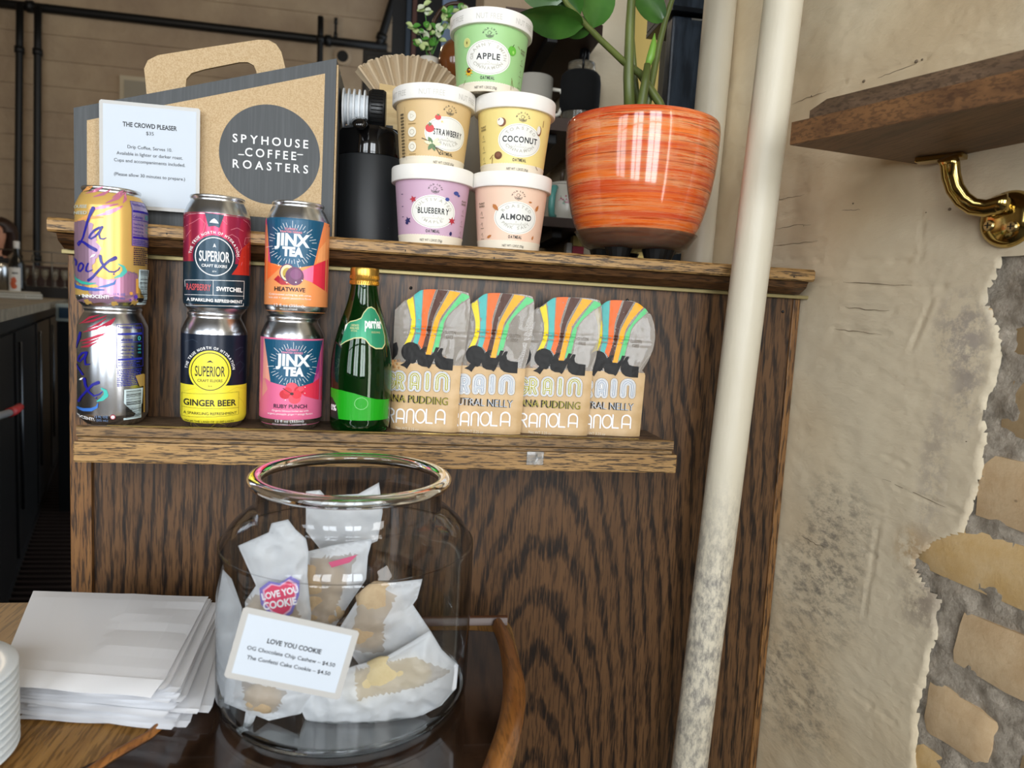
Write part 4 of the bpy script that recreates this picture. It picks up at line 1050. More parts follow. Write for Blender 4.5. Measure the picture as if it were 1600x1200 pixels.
card('price_card', 'laminated price card leaning on the coffee box, reading THE CROWD PLEASER', 'card', TL, TR, BL, wd, ht, ((TL.x+TR.x)/2, -.01, RT), pf=pf)

# ------------------------------------------------------------------ thermos
th = thing('thermal_carafe', 'matt black thermal carafe between the coffee box and the pink cup', 'carafe', (-.036, .075, RT))
x0, x1 = at(528, 300, y=.075).x, at(624, 300, y=.075).x; cx = (x0+x1)/2+.002; r = .0425
mb = MB(); zt = at(575, 238, y=.03).z
k = NT('flocked_black', .5); sp = k.ramp(k.noise(k.coords((1, 1, 1)), 120, 3), [(.70, 0.), (.74, 1.)]); s2 = k.n('ShaderNodeTexCoord'); s3 = k.n('ShaderNodeSeparateXYZ'); k.l(s2.outputs['Object'], s3.inputs[0])
mr = k.n('ShaderNodeMapRange'); k.l(s3.outputs['Z'], mr.inputs[0]); mr.inputs[1].default_value = .030; mr.inputs[2].default_value = .018; mm = k.n('ShaderNodeMath', operation='MULTIPLY'); k.l(sp, mm.inputs[0]); k.l(mr.outputs[0], mm.inputs[1])
k.color(k.mix(mm.outputs[0], '17191b', 'c8ccd0'))
hh = zt-RT
mb.lathe([(0, 0), (r-.002, 0), (r, .002), (r, hh-.002), (r-.001, hh), (0, hh)], (0, 0, 0), 64); th.location = (cx, .075, RT); th.matrix_basis = Matrix.Translation((cx, .075, RT))
smooth_by_angle(mb.build('carafe_body', k.m, th, local=True), 40)
GB = mat('gloss_black', '0a0a0b', .08, coat=.5)
mb = MB(); mb.lathe([(0, hh), (r-.001, hh+.0005), (r-.001, hh+.028), (r-.005, hh+.034), (0, hh+.034)], (0, 0, 0), 64); smooth_by_angle(mb.build('lid', GB, th, local=True), 40)
mb = MB(); mb.tube([(-.012, -.02, hh+.032), (-.012, -.045, hh+.034), (-.012, -.058, hh+.026)], [.010, .010, .007], 16, flat=.6); mb.build('pour_spout', GB, th, local=True, smooth=True)
mb = MB(); mb.tube([(.0, .04, hh+.03), (.0, .085, hh+.02), (0, .09, hh-.05), (0, .046, hh-.08)], .008, 12); mb.build('carafe_handle', BLACK, th, local=True, smooth=True)

# ------------------------------------------------------------------ oatmeal cups
LIDM = mat('white_board_lid', 'ebe8e2', .45); BANDM = mat('cream_band', 'e6dcc8', .5)
def cup_r(v): return .0365+(.0435-.0365)*max(0, min(1, v/.074))
def csurf(u, v, off):
    th = u/.040; r = cup_r(v)+off; return Vector((r*sin(th), -r*cos(th), v))
OVL = ink('e4e3dc', .5); GL_ = ink('b4b0a4', .5); LOGO = ink('4a4a44', .5)
def make_cup(label, x, y, z, bodyc, name, top, script, low, lab_dx, extra, nutfree=False, word_dx=0, tilt=0):
    d = CAM-Vector((x, y, 0)); t = thing('oatmeal_cup', label, 'cup', (x, y, z), math.atan2(d.x, -d.y), 'oatmeal cups stacked in a pyramid')
    if tilt: t.matrix_basis = t.matrix_basis @ Matrix.Rotation(tilt, 4, 'Y')
    bm_ = mat('cup_'+name.lower(), bodyc, .45)
    mb = MB(); mb.lathe([(0, .003), (.0345, .003), (.0345, 0), (.0360, 0), (.0365, .001), (.0372, .0085), (.0372, .0086), (.0435, .074), (0, .074)], seg=72, mfn=lambda j: 1 if j < 6 else 0)
    smooth_by_angle(mb.build('cup_body', [bm_, BANDM], t, local=True), 40)
    mb = MB(); mb.lathe([(.0425, .0745), (.0425, .0690), (.0468, .0690), (.0473, .0695), (.0475, .0700), (.0478, .0842), (.0474, .0852), (.0462, .0855), (.0455, .0835), (0, .0832)], seg=72)
    smooth_by_angle(mb.build('lid', LIDM, t, local=True), 40)
    K = .00076
    P = Print(K, .00067)
    P.layer += 1
    for i in range(64): a = i*4.2-134; P.ell(a, 12.9, 2.6, 1.9, BANDM, 10, lay=P.layer)
    X = lab_dx; Y = 52
    P.ell(X, Y, 34.5, 27, ink('f2f1ea', .5), 48); P.ell(X, Y, 33, 25.5, GL_, 48); P.ell(X, Y, 32.2, 24.7, OVL, 48)
    P.arc(top, X, Y+1, 23, 4.6, GL_, bold=.02, sp=.32, ry=16.5, wx=1.15); P.arc(low, X, Y+1, 26, 4.6, GL_, mid=-PI/2, bold=.02, sp=.32, inward=True, ry=20, wx=1.15)
    ws = len(name); P.text(name, X+word_dx, Y-3.0, 9.0, BLK, sp=.10, bold=.028, fit=min(58, 8.6*ws)*(.86 if ws > 8 else 1)*(.82 if ws < 6 else .95))
    P.text('&', X, Y-7.6, 2.4, GL_)
    # handwritten word as a running line
    rnd = random.Random(len(script)*7+ws); l = []; n = len(script)*3
    for i in range(n*2):
        l.append((X-17+34*i/(n*2), Y-10.5+1.6*sin(i*1.9)+(3.0*rnd.choice((0, 0, 0, 1, -1)) if i % 5 == 0 else 0)))
    P.stroke(l, .38, GL_)
    P.text('OATMEAL', X, Y-34, 4.8, ink('2d2d2a', .5), sp=.14, bold=.03, fit=22)
    P.text('NET WT 1.23OZ (35g)', X-2, 3.6, 3.8, ink('5a5850', .5), bold=.01, fit=36)
    LX, LY = X+1, Y+36
    P.arc('WILD LOVE', LX, LY-1, 8.2, 2.1, LOGO, bold=.03, sp=.35)
    P.stroke([(LX-5.6, LY-1), (LX-4.5, LY-4.5), (LX, LY-6.5), (LX+4.5, LY-4.5), (LX+5.6, LY-1)], .5, LOGO)
    P.ring(LX-.5, LY+1.2, 2.4, 3, .45, LOGO, 20)
    for a in range(7): b = PI+a*PI/6; P.stroke([(LX, LY-3.5), (LX+4.6*cos(b), LY-2.0+3.6*sin(b))], .5, LOGO)
    P.stroke([(LX, LY-4), (LX+1, LY), (LX+3, LY+2)], .5, LOGO)
    extra(P)
    P.build('printed_artwork', csurf, t, step=.004)
    if nutfree:
        Q = Print(K)
        for a in (-78, -18, 42, 102): Q.text('NUT FREE', a+14, 3, 7.6, ink('cbc8c1', .5), fit=38, bold=.01)
        Q.build('lid_lettering', lambda u, v, off: Vector(((.0476+off+.0003*v/.015)*sin(u/.0476), -(.0476+off+.0003*v/.015)*cos(u/.0476), .0705+v)), t, step=.004)
    return t
def icons(P, x, texts=True):
    m = ink('6b604a', .5)
    for i, yy in enumerate((74, 56, 38, 20)):
        if i == 0: P.text('PLANT', x, yy, 3, m, bold=.02); P.text('BASED', x, yy-4.5, 3, m, bold=.02)
        else: P.stroke([(x-3, yy+2), (x, yy+6), (x+1, yy-1)], .5, m); P.stroke([(x-4, yy-4), (x+4, yy-4)], .7, m)
def leaf(P, x, y, r, m, n=5):
    P.poly([(x+r*(1 if i % 2 else .45)*cos(PI*i/n), y+r*(1 if i % 2 else .45)*sin(PI*i/n)) for i in range(2*n)], m)
def ex_blue(P):
    R_ = ink('b3303c', .5); B_ = ink('3c4a8c', .5); D_ = ink('2a2a5c', .5)
    leaf(P, -28, 71, 6, R_); leaf(P, 33, 40, 7, R_, 6); P.ell(36, 86, 4.5, 3.2, B_); P.ell(41, 83, 2.6, 2, B_); P.ell(22, 74, 3.2, 3, B_); leaf(P, -38, 37, 6.5, D_); P.ell(33, 19, 2.3, 3.4, D_); P.ell(-40, 33, 3, 3, D_)
    for i, y in enumerate((80, 60, 43)): P.stroke([(-50, y), (-47, y)], 1, D_)
    icons(P, 56)
def almond(P, x, y, r, a, m):
    P.poly([(x+cos(a)*u*r-sin(a)*v*r*.55, y+sin(a)*u*r+cos(a)*v*r*.55) for u, v in ((-1, 0), (-.5, .8), (.3, .75), (1, 0), (.3, -.75), (-.5, -.8))], m)
def ex_alm(P):
    m = ink('b8743c', .5)
    almond(P, -22, 68, 7, -.9, m); almond(P, -33, 20, 5, .5, m); almond(P, 44, 72, 6, 1.2, m); almond(P, 30, 80, 3, 0, m); almond(P, 42, 22, 4, 1.3, m); icons(P, -48)
def ex_coc(P):
    m = ink('7a4a2c', .5)
    P.ell(-18, 80, 6.2, 7, m); P.ell(-20, 81, 5, 6, ink('e8e2d8', .5)); P.ell(40, 72, 4.4, 8, m); P.ell(39, 73, 3.4, 6.8, ink('e8e2d8', .5)); P.ell(-23, 27, 6.5, 6.2, ink('6a3f28', .5)); P.ell(-23, 28, 4, 3.5, ink('80523a', .5))
    for a in ([(-38, 22), (-32, 28)], [(-34, 14), (-33, 24)], [(42, 14), (47, 9)], [(47, 80), (47, 90)]): P.stroke(a, 1, m)
    icons(P, -52)
def ex_app(P):
    P.ell(-36, 76, 5.8, 7.4, ink('d8d890', .5)); P.ell(-36, 76, 4.8, 6.4, ink('c8c878', .5)); P.ell(-36, 76, 1, 2.4, ink('6a5a30', .5))
    P.ell(33, 68, 7, 7.2, ink('62b23a', .5)); P.stroke([(33, 74), (35, 78)], 1, ink('3a4a20', .5)); P.ell(35, 66, 2, 2.6, ink('9ad46a', .5))
    leaf(P, -33, 30, 8, ink('e4b02a', .5), 8); P.ell(-33, 33, 3.6, 4.4, ink('5a2f16', .5))
    for a in ([(38, 8), (38, 22)], [(43, 12), (37, 26)], [(-44, 12), (-40, 18)], [(43, 78), (47, 75)]): P.stroke(a, .8, ink('7a6a3a', .5))
    icons(P, 57)
def ex_str(P):
    R_ = ink('cc3a3c', .5); G_ = ink('5c7a4e', .5)
    P.ell(-5, 58, 6.2, 6.5, R_); leaf(P, -5, 64, 4, G_); P.ell(6, 76, 4.2, 4.2, R_); leaf(P, 6, 79.5, 2.4, G_, 4); leaf(P, 12, 70, 3, ink('ece6c0', .5)); P.ell(12, 70, 1, 1, ink('d8b040', .5), 8)
    for a in (0, .9, 2.1, 2.9, 4.2, 5): almond(P, 0+7*cos(a), 34+6*sin(a), 6.2, a, ink('e6e0b8', .5) if a in (0, .9, 2.9) else G_)
    for a in ([(-16, 42), (-6, 38)], [(2, 30), (16, 24)], [(5, 28), (12, 18)]): P.stroke(a, 1.1, ink('3a3020', .5))
    m = ink('8a7040', .5)
    for y in (77, 52, 29):
        P.ell(-32, y, 7, 8, ink('e9e4d4', .5), 30); P.ring(-32, y, 4, 4, .5, m, 3 if y == 77 else 20); P.stroke([(-38, y-12), (-26, y-12)], .8, m)
    P.stroke([(-44, 92), (-44, 8)], .3, m)
    micro(P, lambda a, b: (a, b), -55, 84, -47, 12, 14, ink('4a4434', .5), .6, vary=False)
CU = .0
cups = {}
X_ = lambda px0, px1, py: (at(px0, py, y=CU).x+at(px1, py, y=CU).x)/2
make_cup('lilac blueberry oatmeal cup, bottom left of the cup pyramid', X_(613, 740, 265), CU, RT, 'c6a4ba', 'BLUEBERRY', 'CULTIVATED', 'vermont', 'MAPLE', 3, ex_blue)
make_cup('peach almond oatmeal cup, bottom right of the cup pyramid beside the plant pot', X_(741, 856, 285)+.0003, CU, RT, 'e8c6ae', 'ALMOND', 'ROASTED', 'himalayan', 'PINK SALT', 10, ex_alm)
make_cup('tan strawberry oatmeal cup standing on the lilac cup', X_(615, 742, 150), CU, RT+.0858, 'd2b482', 'STRAWBERRY', '', 'madagascar', 'VANILLA', 22, ex_str, True, 2)
make_cup('yellow coconut oatmeal cup standing on the peach cup', X_(742, 867, 165), CU, RT+.0858, 'e8d488', 'COCONUT', 'TOASTED', 'saigon', 'CINNAMON', 11, ex_coc)
make_cup('green apple oatmeal cup on top of the pyramid', X_(704, 832, 35), CU, RT+.1716, '9cc888', 'APPLE', 'GRANNY SMITH', 'sunflower', 'CINNAMON', -3, ex_app, True)
bpy.data.objects['oatmeal_cup'].name = 'oatmeal_cup'

# ------------------------------------------------------------------ potted plant
PX = (at(893, 200, y=.02).x+at(1117, 210, y=.02).x)/2; PY = .028
pp = thing('potted_plant', 'orange brushed ceramic plant pot holding a green leafy plant', 'plant', (PX, PY, RT))
k = NT('orange_brushed_glaze', .12, coat=.6)
v = k.coords((1.2, 1.2, 30), (0, .0, 0)); f = k.noise(v, 6.5, 7, .78, .3)
c = k.ramp(f, [(.30, '7a2410'), (.38, 'c03c18'), (.44, 'd9622c'), (.49, 'd99a6c'), (.54, 'de8a50'), (.59, 'ea6a14'), (.68, 'd9a07a')])
f2 = k.ramp(k.noise(k.coords((1.2, 1.2, 60)), 9, 4, .6, .2), [(.55, 0.), (.63, .75)]); c = k.mix(f2, c, '5a2416')
f3 = k.ramp(k.noise(k.coords((.6, .6, 12)), 4, 3, .6), [(.46, 0.), (.60, .75)]); c = k.mix(f3, c, 'c23c1c'); f4 = k.ramp(k.noise(k.coords((.5, .5, 17), (.02, 0, 0)), 5, 4, .6), [(.50, 0.), (.62, .7)]); c = k.mix(f4, c, 'e8701a')
k.color(c); POT = k.m
PH = .168
pot = [(0, .017), (.045, .017), (.052, .0175), (.062, .022), (.073, .034), (.081, .052), (.088, .080), (.0925, .110), (.0945, .135), (.0950, .155), (.0938, .166), (.0915, PH), (.0885, .166), (.0880, .150), (.084, .10), (0, .098)]
mb = MB(); mb.lathe(bez(pot[1:13], 4), (0, 0, 0), 96); smooth_by_angle(mb.build('pot', POT, pp, local=True), 60)
MB().lathe([(.0885, .150), (.0880, .1505), (0, .152)], seg=48).build('soil', mat('dark_soil', '1a120c', .95), pp, local=True)
sa = MB(); sa.lathe([(0, .0125), (.058, .0135), (.066, .0175), (.0765, .0335), (.0772, .034), (.0760, .0345), (.066, .0205), (.058, .0165), (0, .0160)], (0, 0, 0), 64)
sau = smooth_by_angle(sa.build('saucer', mat('smoked_saucer', '8a8880', .1, trans=.85, alpha=.6), pp, local=True), 50)
for a in (-.9, .3, 1.5, 2.7, 3.9, 5.1):
    mb = MB(); cx_, cy_ = .040*cos(a), .040*sin(a); mb.lathe([(.012, 0), (.0125, .0005), (.017, .0135), (.0, .0135)], (cx_, cy_, 0), 16); mb.disc(.012, 0, (cx_, cy_, 0), 16, up=False)
    mb.build('foot', BLACK, sau, local=False if False else True)
for o in list(bpy.data.objects):
    if o.name.startswith('foot'): o.parent = sau
k = NT('zz_stem', .4); k.color(k.mix(k.ramp(k.noise(k.coords((1, 1, .3)), 40, 3), [(.4, 0.), (.6, 1.)]), '4a5428', '5f6a34')); STEM = k.m
k = NT('zz_leaf', .25); k.color(k.mix(k.ramp(k.noise(k.coords((1, 1, 1)), 20, 3), [(.35, 0.), (.65, 1.)]), '25481a', '3b6626')); LEAF = k.m
YS = lambda px, py, y: tuple(at(px, py, y=y))
stems = [([(985, 200, .03), (982, 120, .03), (984, 40, .03), (990, -60, .03), (1000, -220, .04)], [.0072, .0066, .0055, .0045, .002]),
         ([(1052, 215, .05), (1030, 160, .045), (1000, 115, .04), (975, 97, .03), (938, 62, .02), (912, 35, .01), (885, 5, .0), (860, -40, -.01)], [.006, .0055, .0048, .0042, .0038, .0034, .003, .002]),
         ([(1005, 200, .05), (1018, 130, .055), (1030, 70, .06), (1040, 30, .06), (1060, -30, .06), (1075, -100, .06)], [.005, .0046, .004, .0036, .003, .0018]),
         ([(1000, 200, .02), (1002, 165, .02), (1008, 130, .022), (1012, 100, .022)], [.0065, .006, .0052, .0042]),
         ([(1000, 190, .06), (992, 120, .06), (988, 60, .06), (990, 0, .06), (996, -60, .06)], [.004, .0036, .003, .0026, .002])]
for l, r in stems: MB().tube([YS(*q) for q in l], r, 14).build('stem', STEM, pp, smooth=True)
MB().tube([YS(1011, 106, .022), YS(1017, 88, .022), YS(1021, 70, .022), YS(1023, 52, .022)], [.0035, .0052, .004, .0006], 12).build('new_shoot', mat('fresh_green', '6f9a3a', .4), pp, smooth=True)
def leaf3(parent, base, tip, wdt, nrm, m, name='leaf', sub=10, cup=.25, droop=.0):
    base, tip, nrm = Vector(base), Vector(tip), Vector(nrm).normalized(); ax = tip-base; L = ax.length; sd = ax.cross(nrm).normalized(); up = sd.cross(ax).normalized()
    vs = []; fs = []
    for h in (0, .0009):
        for j in range(sub+1):
            t_ = j/sub; w_ = wdt*(sin(PI*min(1, t_**.85))**.75)+.0003
            for i in range(5):
                q = (i-2)/2; vs.append(base+ax*t_+sd*w_*q+up*(cup*w_*q*q-droop*L*t_*t_+h-(.0012 if i == 2 else 0)))
    o = 5*(sub+1)
    for b, fl in ((0, True), (o, False)):
        for j in range(sub):
            for i in range(4):
                a = b+j*5+i; q = [a, a+1, a+6, a+5]; fs.append(q[::-1] if fl else q)
    mb = MB(); mb.add(vs, fs); return mb.build(name, m, parent, smooth=True)
for b, e, wd_, nn in (((905, 28, .01), (845, -55, .0), .022, (0, -1, -.5)), ((925, 45, .012), (935, -60, .02), .024, (.2, -1, -.3)), ((912, 40, .012), (812, 20, -.01), .020, (0, -.8, -1)),
                      ((925, 44, .012), (865, 40, .04), .013, (0, -.6, -.8)), ((880, 0, .0), (800, -40, -.01), .02, (0, -.8, -.6)), ((1038, 34, .06), (985, -22, .05), .017, (.3, -1, -.3)), ((1062, -20, .06), (1110, -90, .05), .02, (0, -1, -.5)),
                      ((990, -60, .03), (930, -150, .02), .024, (0, -1, -.5)), ((992, -80, .03), (1060, -170, .03), .024, (0, -1, -.5))):
    leaf3(pp, YS(*b), YS(*e), wd_, nn, LEAF)

# ------------------------------------------------------------------ table, tray
T = -.215
tz = lambda px, py: at(px, py, z=T)
tb = thing('side_table', 'honey oak side table with a dark glossy inset and curved raised wooden rim', 'table', (-.15, -.3, FZ))
def xy(*l): return [(tz(*q).x, tz(*q).y) for q in l]
rimR = xy((738, 975), (792, 968), (800, 980), (812, 1030), (816, 1080), (811, 1130), (795, 1185), (770, 1260), (720, 1360))
top = [(-.75, -.012), (rimR[0][0], -.040)]; 
bk = at(0, 938, z=T).y
outer = [(-.80, bk), (-.372, bk), (-.3705, -.0955), (-.30, -.0955)] if False else [(-.80, -.006), (-.33, -.006), (-.30, rimR[1][1]+.002), (rimR[1][0], rimR[1][1]+.002)]+rimR[2:]+[(rimR[-1][0]-.05, -.60), (-.80, -.60)]
mb = MB(); mb.prism(outer, lambda a, b, h: (a, b, h), T-.024, T-.0015); mb.build('table_top', TABLEW, tb, fixn=True)
inset = xy((250, 1143), (300, 1085), (330, 985), (740, 985), (776, 988), (786, 1020), (790, 1075), (784, 1125), (765, 1180), (740, 1260), (690, 1360))+[(-.33, -.42)]
mb = MB(); mb.prism(inset, lambda a, b, h: (a, b, h), T-.0014, T+.0001)
k = NT('dark_lacquer', .14, coat=.7); f = k.noise(k.coords((3, .5, 1)), 16, 5, .6)
k.color(k.mix(k.ramp(f, [(.38, 0.), (.66, 1.)]), '1c120c', '3c2a1e')); mb.build('dark_inset', k.m, tb, fixn=True)
def rim(path, wd_, h0, h1, name, m):
    n = len(path); L = []; R = []
    for i, p in enumerate(path):
        a = Vector(path[max(i-1, 0)]); b = Vector(path[min(i+1, n-1)]); d = (b-a).normalized(); nn = Vector((-d.y, d.x)); w_ = wd_[i] if isinstance(wd_, list) else wd_
        L.append(Vector(p)+nn*w_/2); R.append(Vector(p)-nn*w_/2)
    vs = []; K_ = 6; fs = []
    for i in range(n):
        for j in range(K_+1):
            q = j/K_; p = L[i].lerp(R[i], q); z = h0+(h1-h0)*(sin(PI*q)**.45 if 0 < q < 1 else 0); vs.append((p.x, p.y, z))
    for i in range(n-1):
        for j in range(K_): a = i*(K_+1)+j; fs.append([a, a+1, a+K_+2, a+K_+1])
    fs.append(list(range(K_+1))); fs.append([(n-1)*(K_+1)+j for j in range(K_, -1, -1)])
    fs += [[i*(K_+1), (i+1)*(K_+1), (i+1)*(K_+1)+K_, i*(K_+1)+K_] for i in range(n-1)]
    mb = MB(); mb.add(vs, fs); smooth_by_angle(mb.build(name, m, tb, fixn=True), 50)
def smp(p, n=5):
    out = []
    for i in range(len(p)-1):
        p0, p1, p2, p3 = p[max(i-1, 0)], p[i], p[i+1], p[min(i+2, len(p)-1)]
        for k_ in range(n):
            t_ = k_/n; out.append(tuple(.5*((2*p1[a])+(-p0[a]+p2[a])*t_+(2*p0[a]-5*p1[a]+4*p2[a]-p3[a])*t_*t_+(-p0[a]+3*p1[a]-3*p2[a]+p3[a])*t_**3) for a in (0, 1)))
    return out+[p[-1]]
mid = smp(xy((778, 980), (790, 1005), (800, 1045), (803, 1085), (797, 1130), (782, 1180), (755, 1250), (700, 1365)))
rim(mid, [.013+.009*min(1, i/12) for i in range(len(mid))], T-.001, T+.011, 'curved_rim', RIMW)
rim(xy((640, 975), (700, 974), (792, 973)), .009, T-.001, T+.009, 'back_rim', mat('dark_rim', '4a2c1a', .35))
rim(xy((262, 1122), (232, 1150), (170, 1185), (100, 1235), (20, 1290)), .010, T-.001, T+.0035, 'inset_border', RIMW)
for x, y in ((-.74, -.05), (-.74, -.55), (.02, -.55), (.06, -.05)): MB().box(x-.018, x+.018, y-.018, y+.018, FZ, T-.0245, b=.003).build('leg', TABLEW, tb)

# ------------------------------------------------------------------ glass jar with cookie bags
JX, JY, JR = -.039, -.2118, .1115; JT = at(547, 708, y=JY+.08).z
T2 = T+.0003
GLS = bpy.data.materials.new('clear_jar_glass'); GLS.use_nodes = True; nt = GLS.node_tree; nt.nodes.clear()
o_ = nt.nodes.new('ShaderNodeOutputMaterial'); tr_ = nt.nodes.new('ShaderNodeBsdfTransparent'); gl_ = nt.nodes.new('ShaderNodeBsdfGlossy'); mx = nt.nodes.new('ShaderNodeMixShader'); fr = nt.nodes.new('ShaderNodeValToRGB')
lw = nt.nodes.new('ShaderNodeLayerWeight'); lw.inputs[0].default_value = .5; e_ = fr.color_ramp.elements; e_[0].position = .35; e_[0].color = (.045,)*3+(1,); e_[1].position = 1.; e_[1].color = (.85,)*3+(1,); e2_ = e_.new(.78); e2_.color = (.14,)*3+(1,); rp = nt.nodes.new('ShaderNodeValToRGB'); rp.color_ramp.elements[0].position = .35; rp.color_ramp.elements[0].color = (.90, .91, .915, 1); rp.color_ramp.elements[1].color = (.42, .44, .45, 1)
gl_.inputs['Roughness'].default_value = .02; gl_.inputs['Color'].default_value = (.95, .97, 1, 1)
nt.links.new(lw.outputs['Facing'], rp.inputs[0]); nt.links.new(lw.outputs['Facing'], fr.inputs[0]); nt.links.new(rp.outputs[0], tr_.inputs[0]); nt.links.new(fr.outputs[0], mx.inputs[0]); nt.links.new(tr_.outputs[0], mx.inputs[1]); nt.links.new(gl_.outputs[0], mx.inputs[2]); nt.links.new(mx.outputs[0], o_.inputs[0])
SOLID = mat('thick_clear_glass', 'f4f9f9', .06, trans=1., ior=1.5)
jar = thing('glass_jar', 'large clear glass cookie jar with rolled rim standing on the table', 'jar', (JX, JY, T2))
H = JT-T2
prof = [(JR-.012, .0), (JR-.005, .0025), (JR-.0012, .010), (JR, .022), (JR, H-.072), (JR-.002, H-.060), (JR-.010, H-.046), (JR-.021, H-.036), (JR-.0275, H-.031), (JR-.0305, H-.026), (JR-.031, H-.012)]
pr = bez(prof, 5); mb = MB(); mb.lathe(pr, seg=96)
mb.build('jar_wall', GLS, jar, local=True, smooth=True)
mb = MB(); rr = JR-.029
tor = [(rr+.0066*cos(a), H-.0055+.0056*sin(a)) for a in [2*PI*i/18 for i in range(19)]]
mb.lathe(tor[::-1], seg=96); mb.build('rolled_rim', SOLID, jar, local=True, smooth=True)
mb = MB(); mb.lathe([(0, .0006), (JR-.013, .0006), (JR-.006, .003), (JR-.0035, .009), (JR-.006, .0095), (JR-.012, .0072), (0, .0062)][::1], seg=96); mb.build('thick_base', SOLID, jar, local=True, smooth=True)
# cookie bags
def glassine(name, a):
    m = bpy.data.materials.new(name); m.use_nodes = True; nt = m.node_tree; b = nt.nodes['Principled BSDF']; out = nt.nodes['Material Output']
    b.inputs['Base Color'].default_value = (*((.60, .54, .48) if a > .3 else (.76, .78, .81)), 1); b.inputs['Roughness'].default_value = .32
    tl = nt.nodes.new('ShaderNodeBsdfTranslucent'); tl.inputs[0].default_value = (.85, .88, .9, 1); m1 = nt.nodes.new('ShaderNodeMixShader'); m1.inputs[0].default_value = .35
    tp = nt.nodes.new('ShaderNodeBsdfTransparent'); m2 = nt.nodes.new('ShaderNodeMixShader'); m2.inputs[0].default_value = a
    nt.links.new(b.outputs[0], m1.inputs[1]); nt.links.new(tl.outputs[0], m1.inputs[2]); nt.links.new(m1.outputs[0], m2.inputs[1]); nt.links.new(tp.outputs[0], m2.inputs[2]); nt.links.new(m2.outputs[0], out.inputs[0])
    return m
GW, GC = glassine('white_glassine', .12), glassine('clear_glassine', .36)
COOK = brickmat('baked_cookie', 'b59a78', 'cbb491', '6e4a34'); CONF = brickmat('confetti_cookie', 'c9b588', 'd8c8a0', 'c07a86')
def dist_poly(p, poly):
    return min(seg_d(p, poly[i], poly[(i+1) % len(poly)])[0] for i in range(len(poly)))
def pouch(label, outline, y, puff=.008, seed=0, m=0, slope=0, cookies=(), prints=None, clear=None, flap=None):
    """crumpled pouch: outline on a plane at depth y, puffed and creased on both sides"""
    P3 = [at(px, py, y=y) for px, py in outline]; pl = [(p.x, p.z) for p in P3]
    zb = min(q[1] for q in pl); xb = sum(q[0] for q in pl)/len(pl); zc = sum(q[1] for q in pl)/len(pl)
    t = thing('cookie_bag', label, 'bag', (xb, y, zb), 0, 'cookie bags in the glass jar')
    bm = bmesh.new(); vs = [bm.verts.new((a, b, 0)) for a, b in pl]; 
    for tri in tessellate_polygon([[Vector((a, b, 0)) for a, b in pl]]): bm.faces.new([vs[i] for i in tri])
    for _ in range(6):
        long = [e for e in bm.edges if e.calc_length() > .0048]
        if not long: break
        bmesh.ops.subdivide_edges(bm, edges=long, cuts=1); bmesh.ops.triangulate(bm, faces=bm.faces[:])
    def off(a, b):
        d = dist_poly((a, b), pl); q = min(1, d/.022); s_ = Vector((a*38+seed*7, b*38, seed)); cr = abs(noise.noise(s_))*.007+abs(noise.noise(s_*2.3))*.003
        return (puff*math.sqrt(q)-cr*min(1, d/.006)*.9)
    def lean(a, b): return slope*(b-zc)
    bm.verts.index_update(); n = len(bm.verts); mb = MB()
    fr_ = [(v.co.x, y-off(v.co.x, v.co.y)+lean(v.co.x, v.co.y), v.co.y) for v in bm.verts]; bk_ = [(v.co.x, y+.6*off(v.co.x, v.co.y)+.0006+lean(v.co.x, v.co.y), v.co.y) for v in bm.verts]
    fs = []; ms = []
    for f in bm.faces:
        ids = [v.index for v in f.verts]; cpt = f.calc_center_median(); mi_ = 0
        if clear:
            cl = [(at(px, py, y=y).x, at(px, py, y=y).z) for px, py in clear]
            ins_ = False
            for i in range(len(cl)):
                (xa, ya), (xb_, yb_) = cl[i], cl[(i+1) % len(cl)]
                if (ya > cpt.y) != (yb_ > cpt.y) and cpt.x < (xb_-xa)*(cpt.y-ya)/(yb_-ya)+xa: ins_ = not ins_
            mi_ = 1 if ins_ else 0
        mb.add([], []); fs.append((ids, mi_)); fs.append(([i+n for i in ids[::-1]], 0))
    mb.v = [Vector(q) for q in fr_+bk_]; mb.f = [f[0] for f in fs]; mb.m = [f[1] for f in fs]
    for e in bm.edges:
        if e.is_boundary: a, b = e.verts[0].index, e.verts[1].index; mb.f.append([a, b, b+n, a+n]); mb.m.append(0)
    bm.free(); mb.build('glassine_pouch', [GW, GC], t, smooth=True)
    for px, py, r, mm_ in cookies:
        p = at(px, py, y=y); ck = MB(); rn = random.Random(seed*13+int(px))
        bmk = bmesh.new(); bmesh.ops.create_icosphere(bmk, subdivisions=3, radius=1)
        for q in bmk.verts:
            a = 1+.14*noise.noise(q.co*2.2+Vector((seed, 0, 0)))+.05*noise.noise(q.co*7); q.co = Vector((p.x+q.co.x*r*a, y+lean(p.x, p.z)+q.co.y*puff*.62, p.z+q.co.z*r*a*.9))
        ck.bm(bmk); ck.build('cookie', mm_, t, smooth=True)
    if prints:
        P = Print(1.); prints(P, lambda px, py: (at(px, py, y=y).x, at(px, py, y=y).z))
        P.build('printed_sticker', lambda u, v, o2: Vector((u, y-puff-.0004-o2*1.5+lean(u, v), v)), t, step=.004, local=False)
    return t
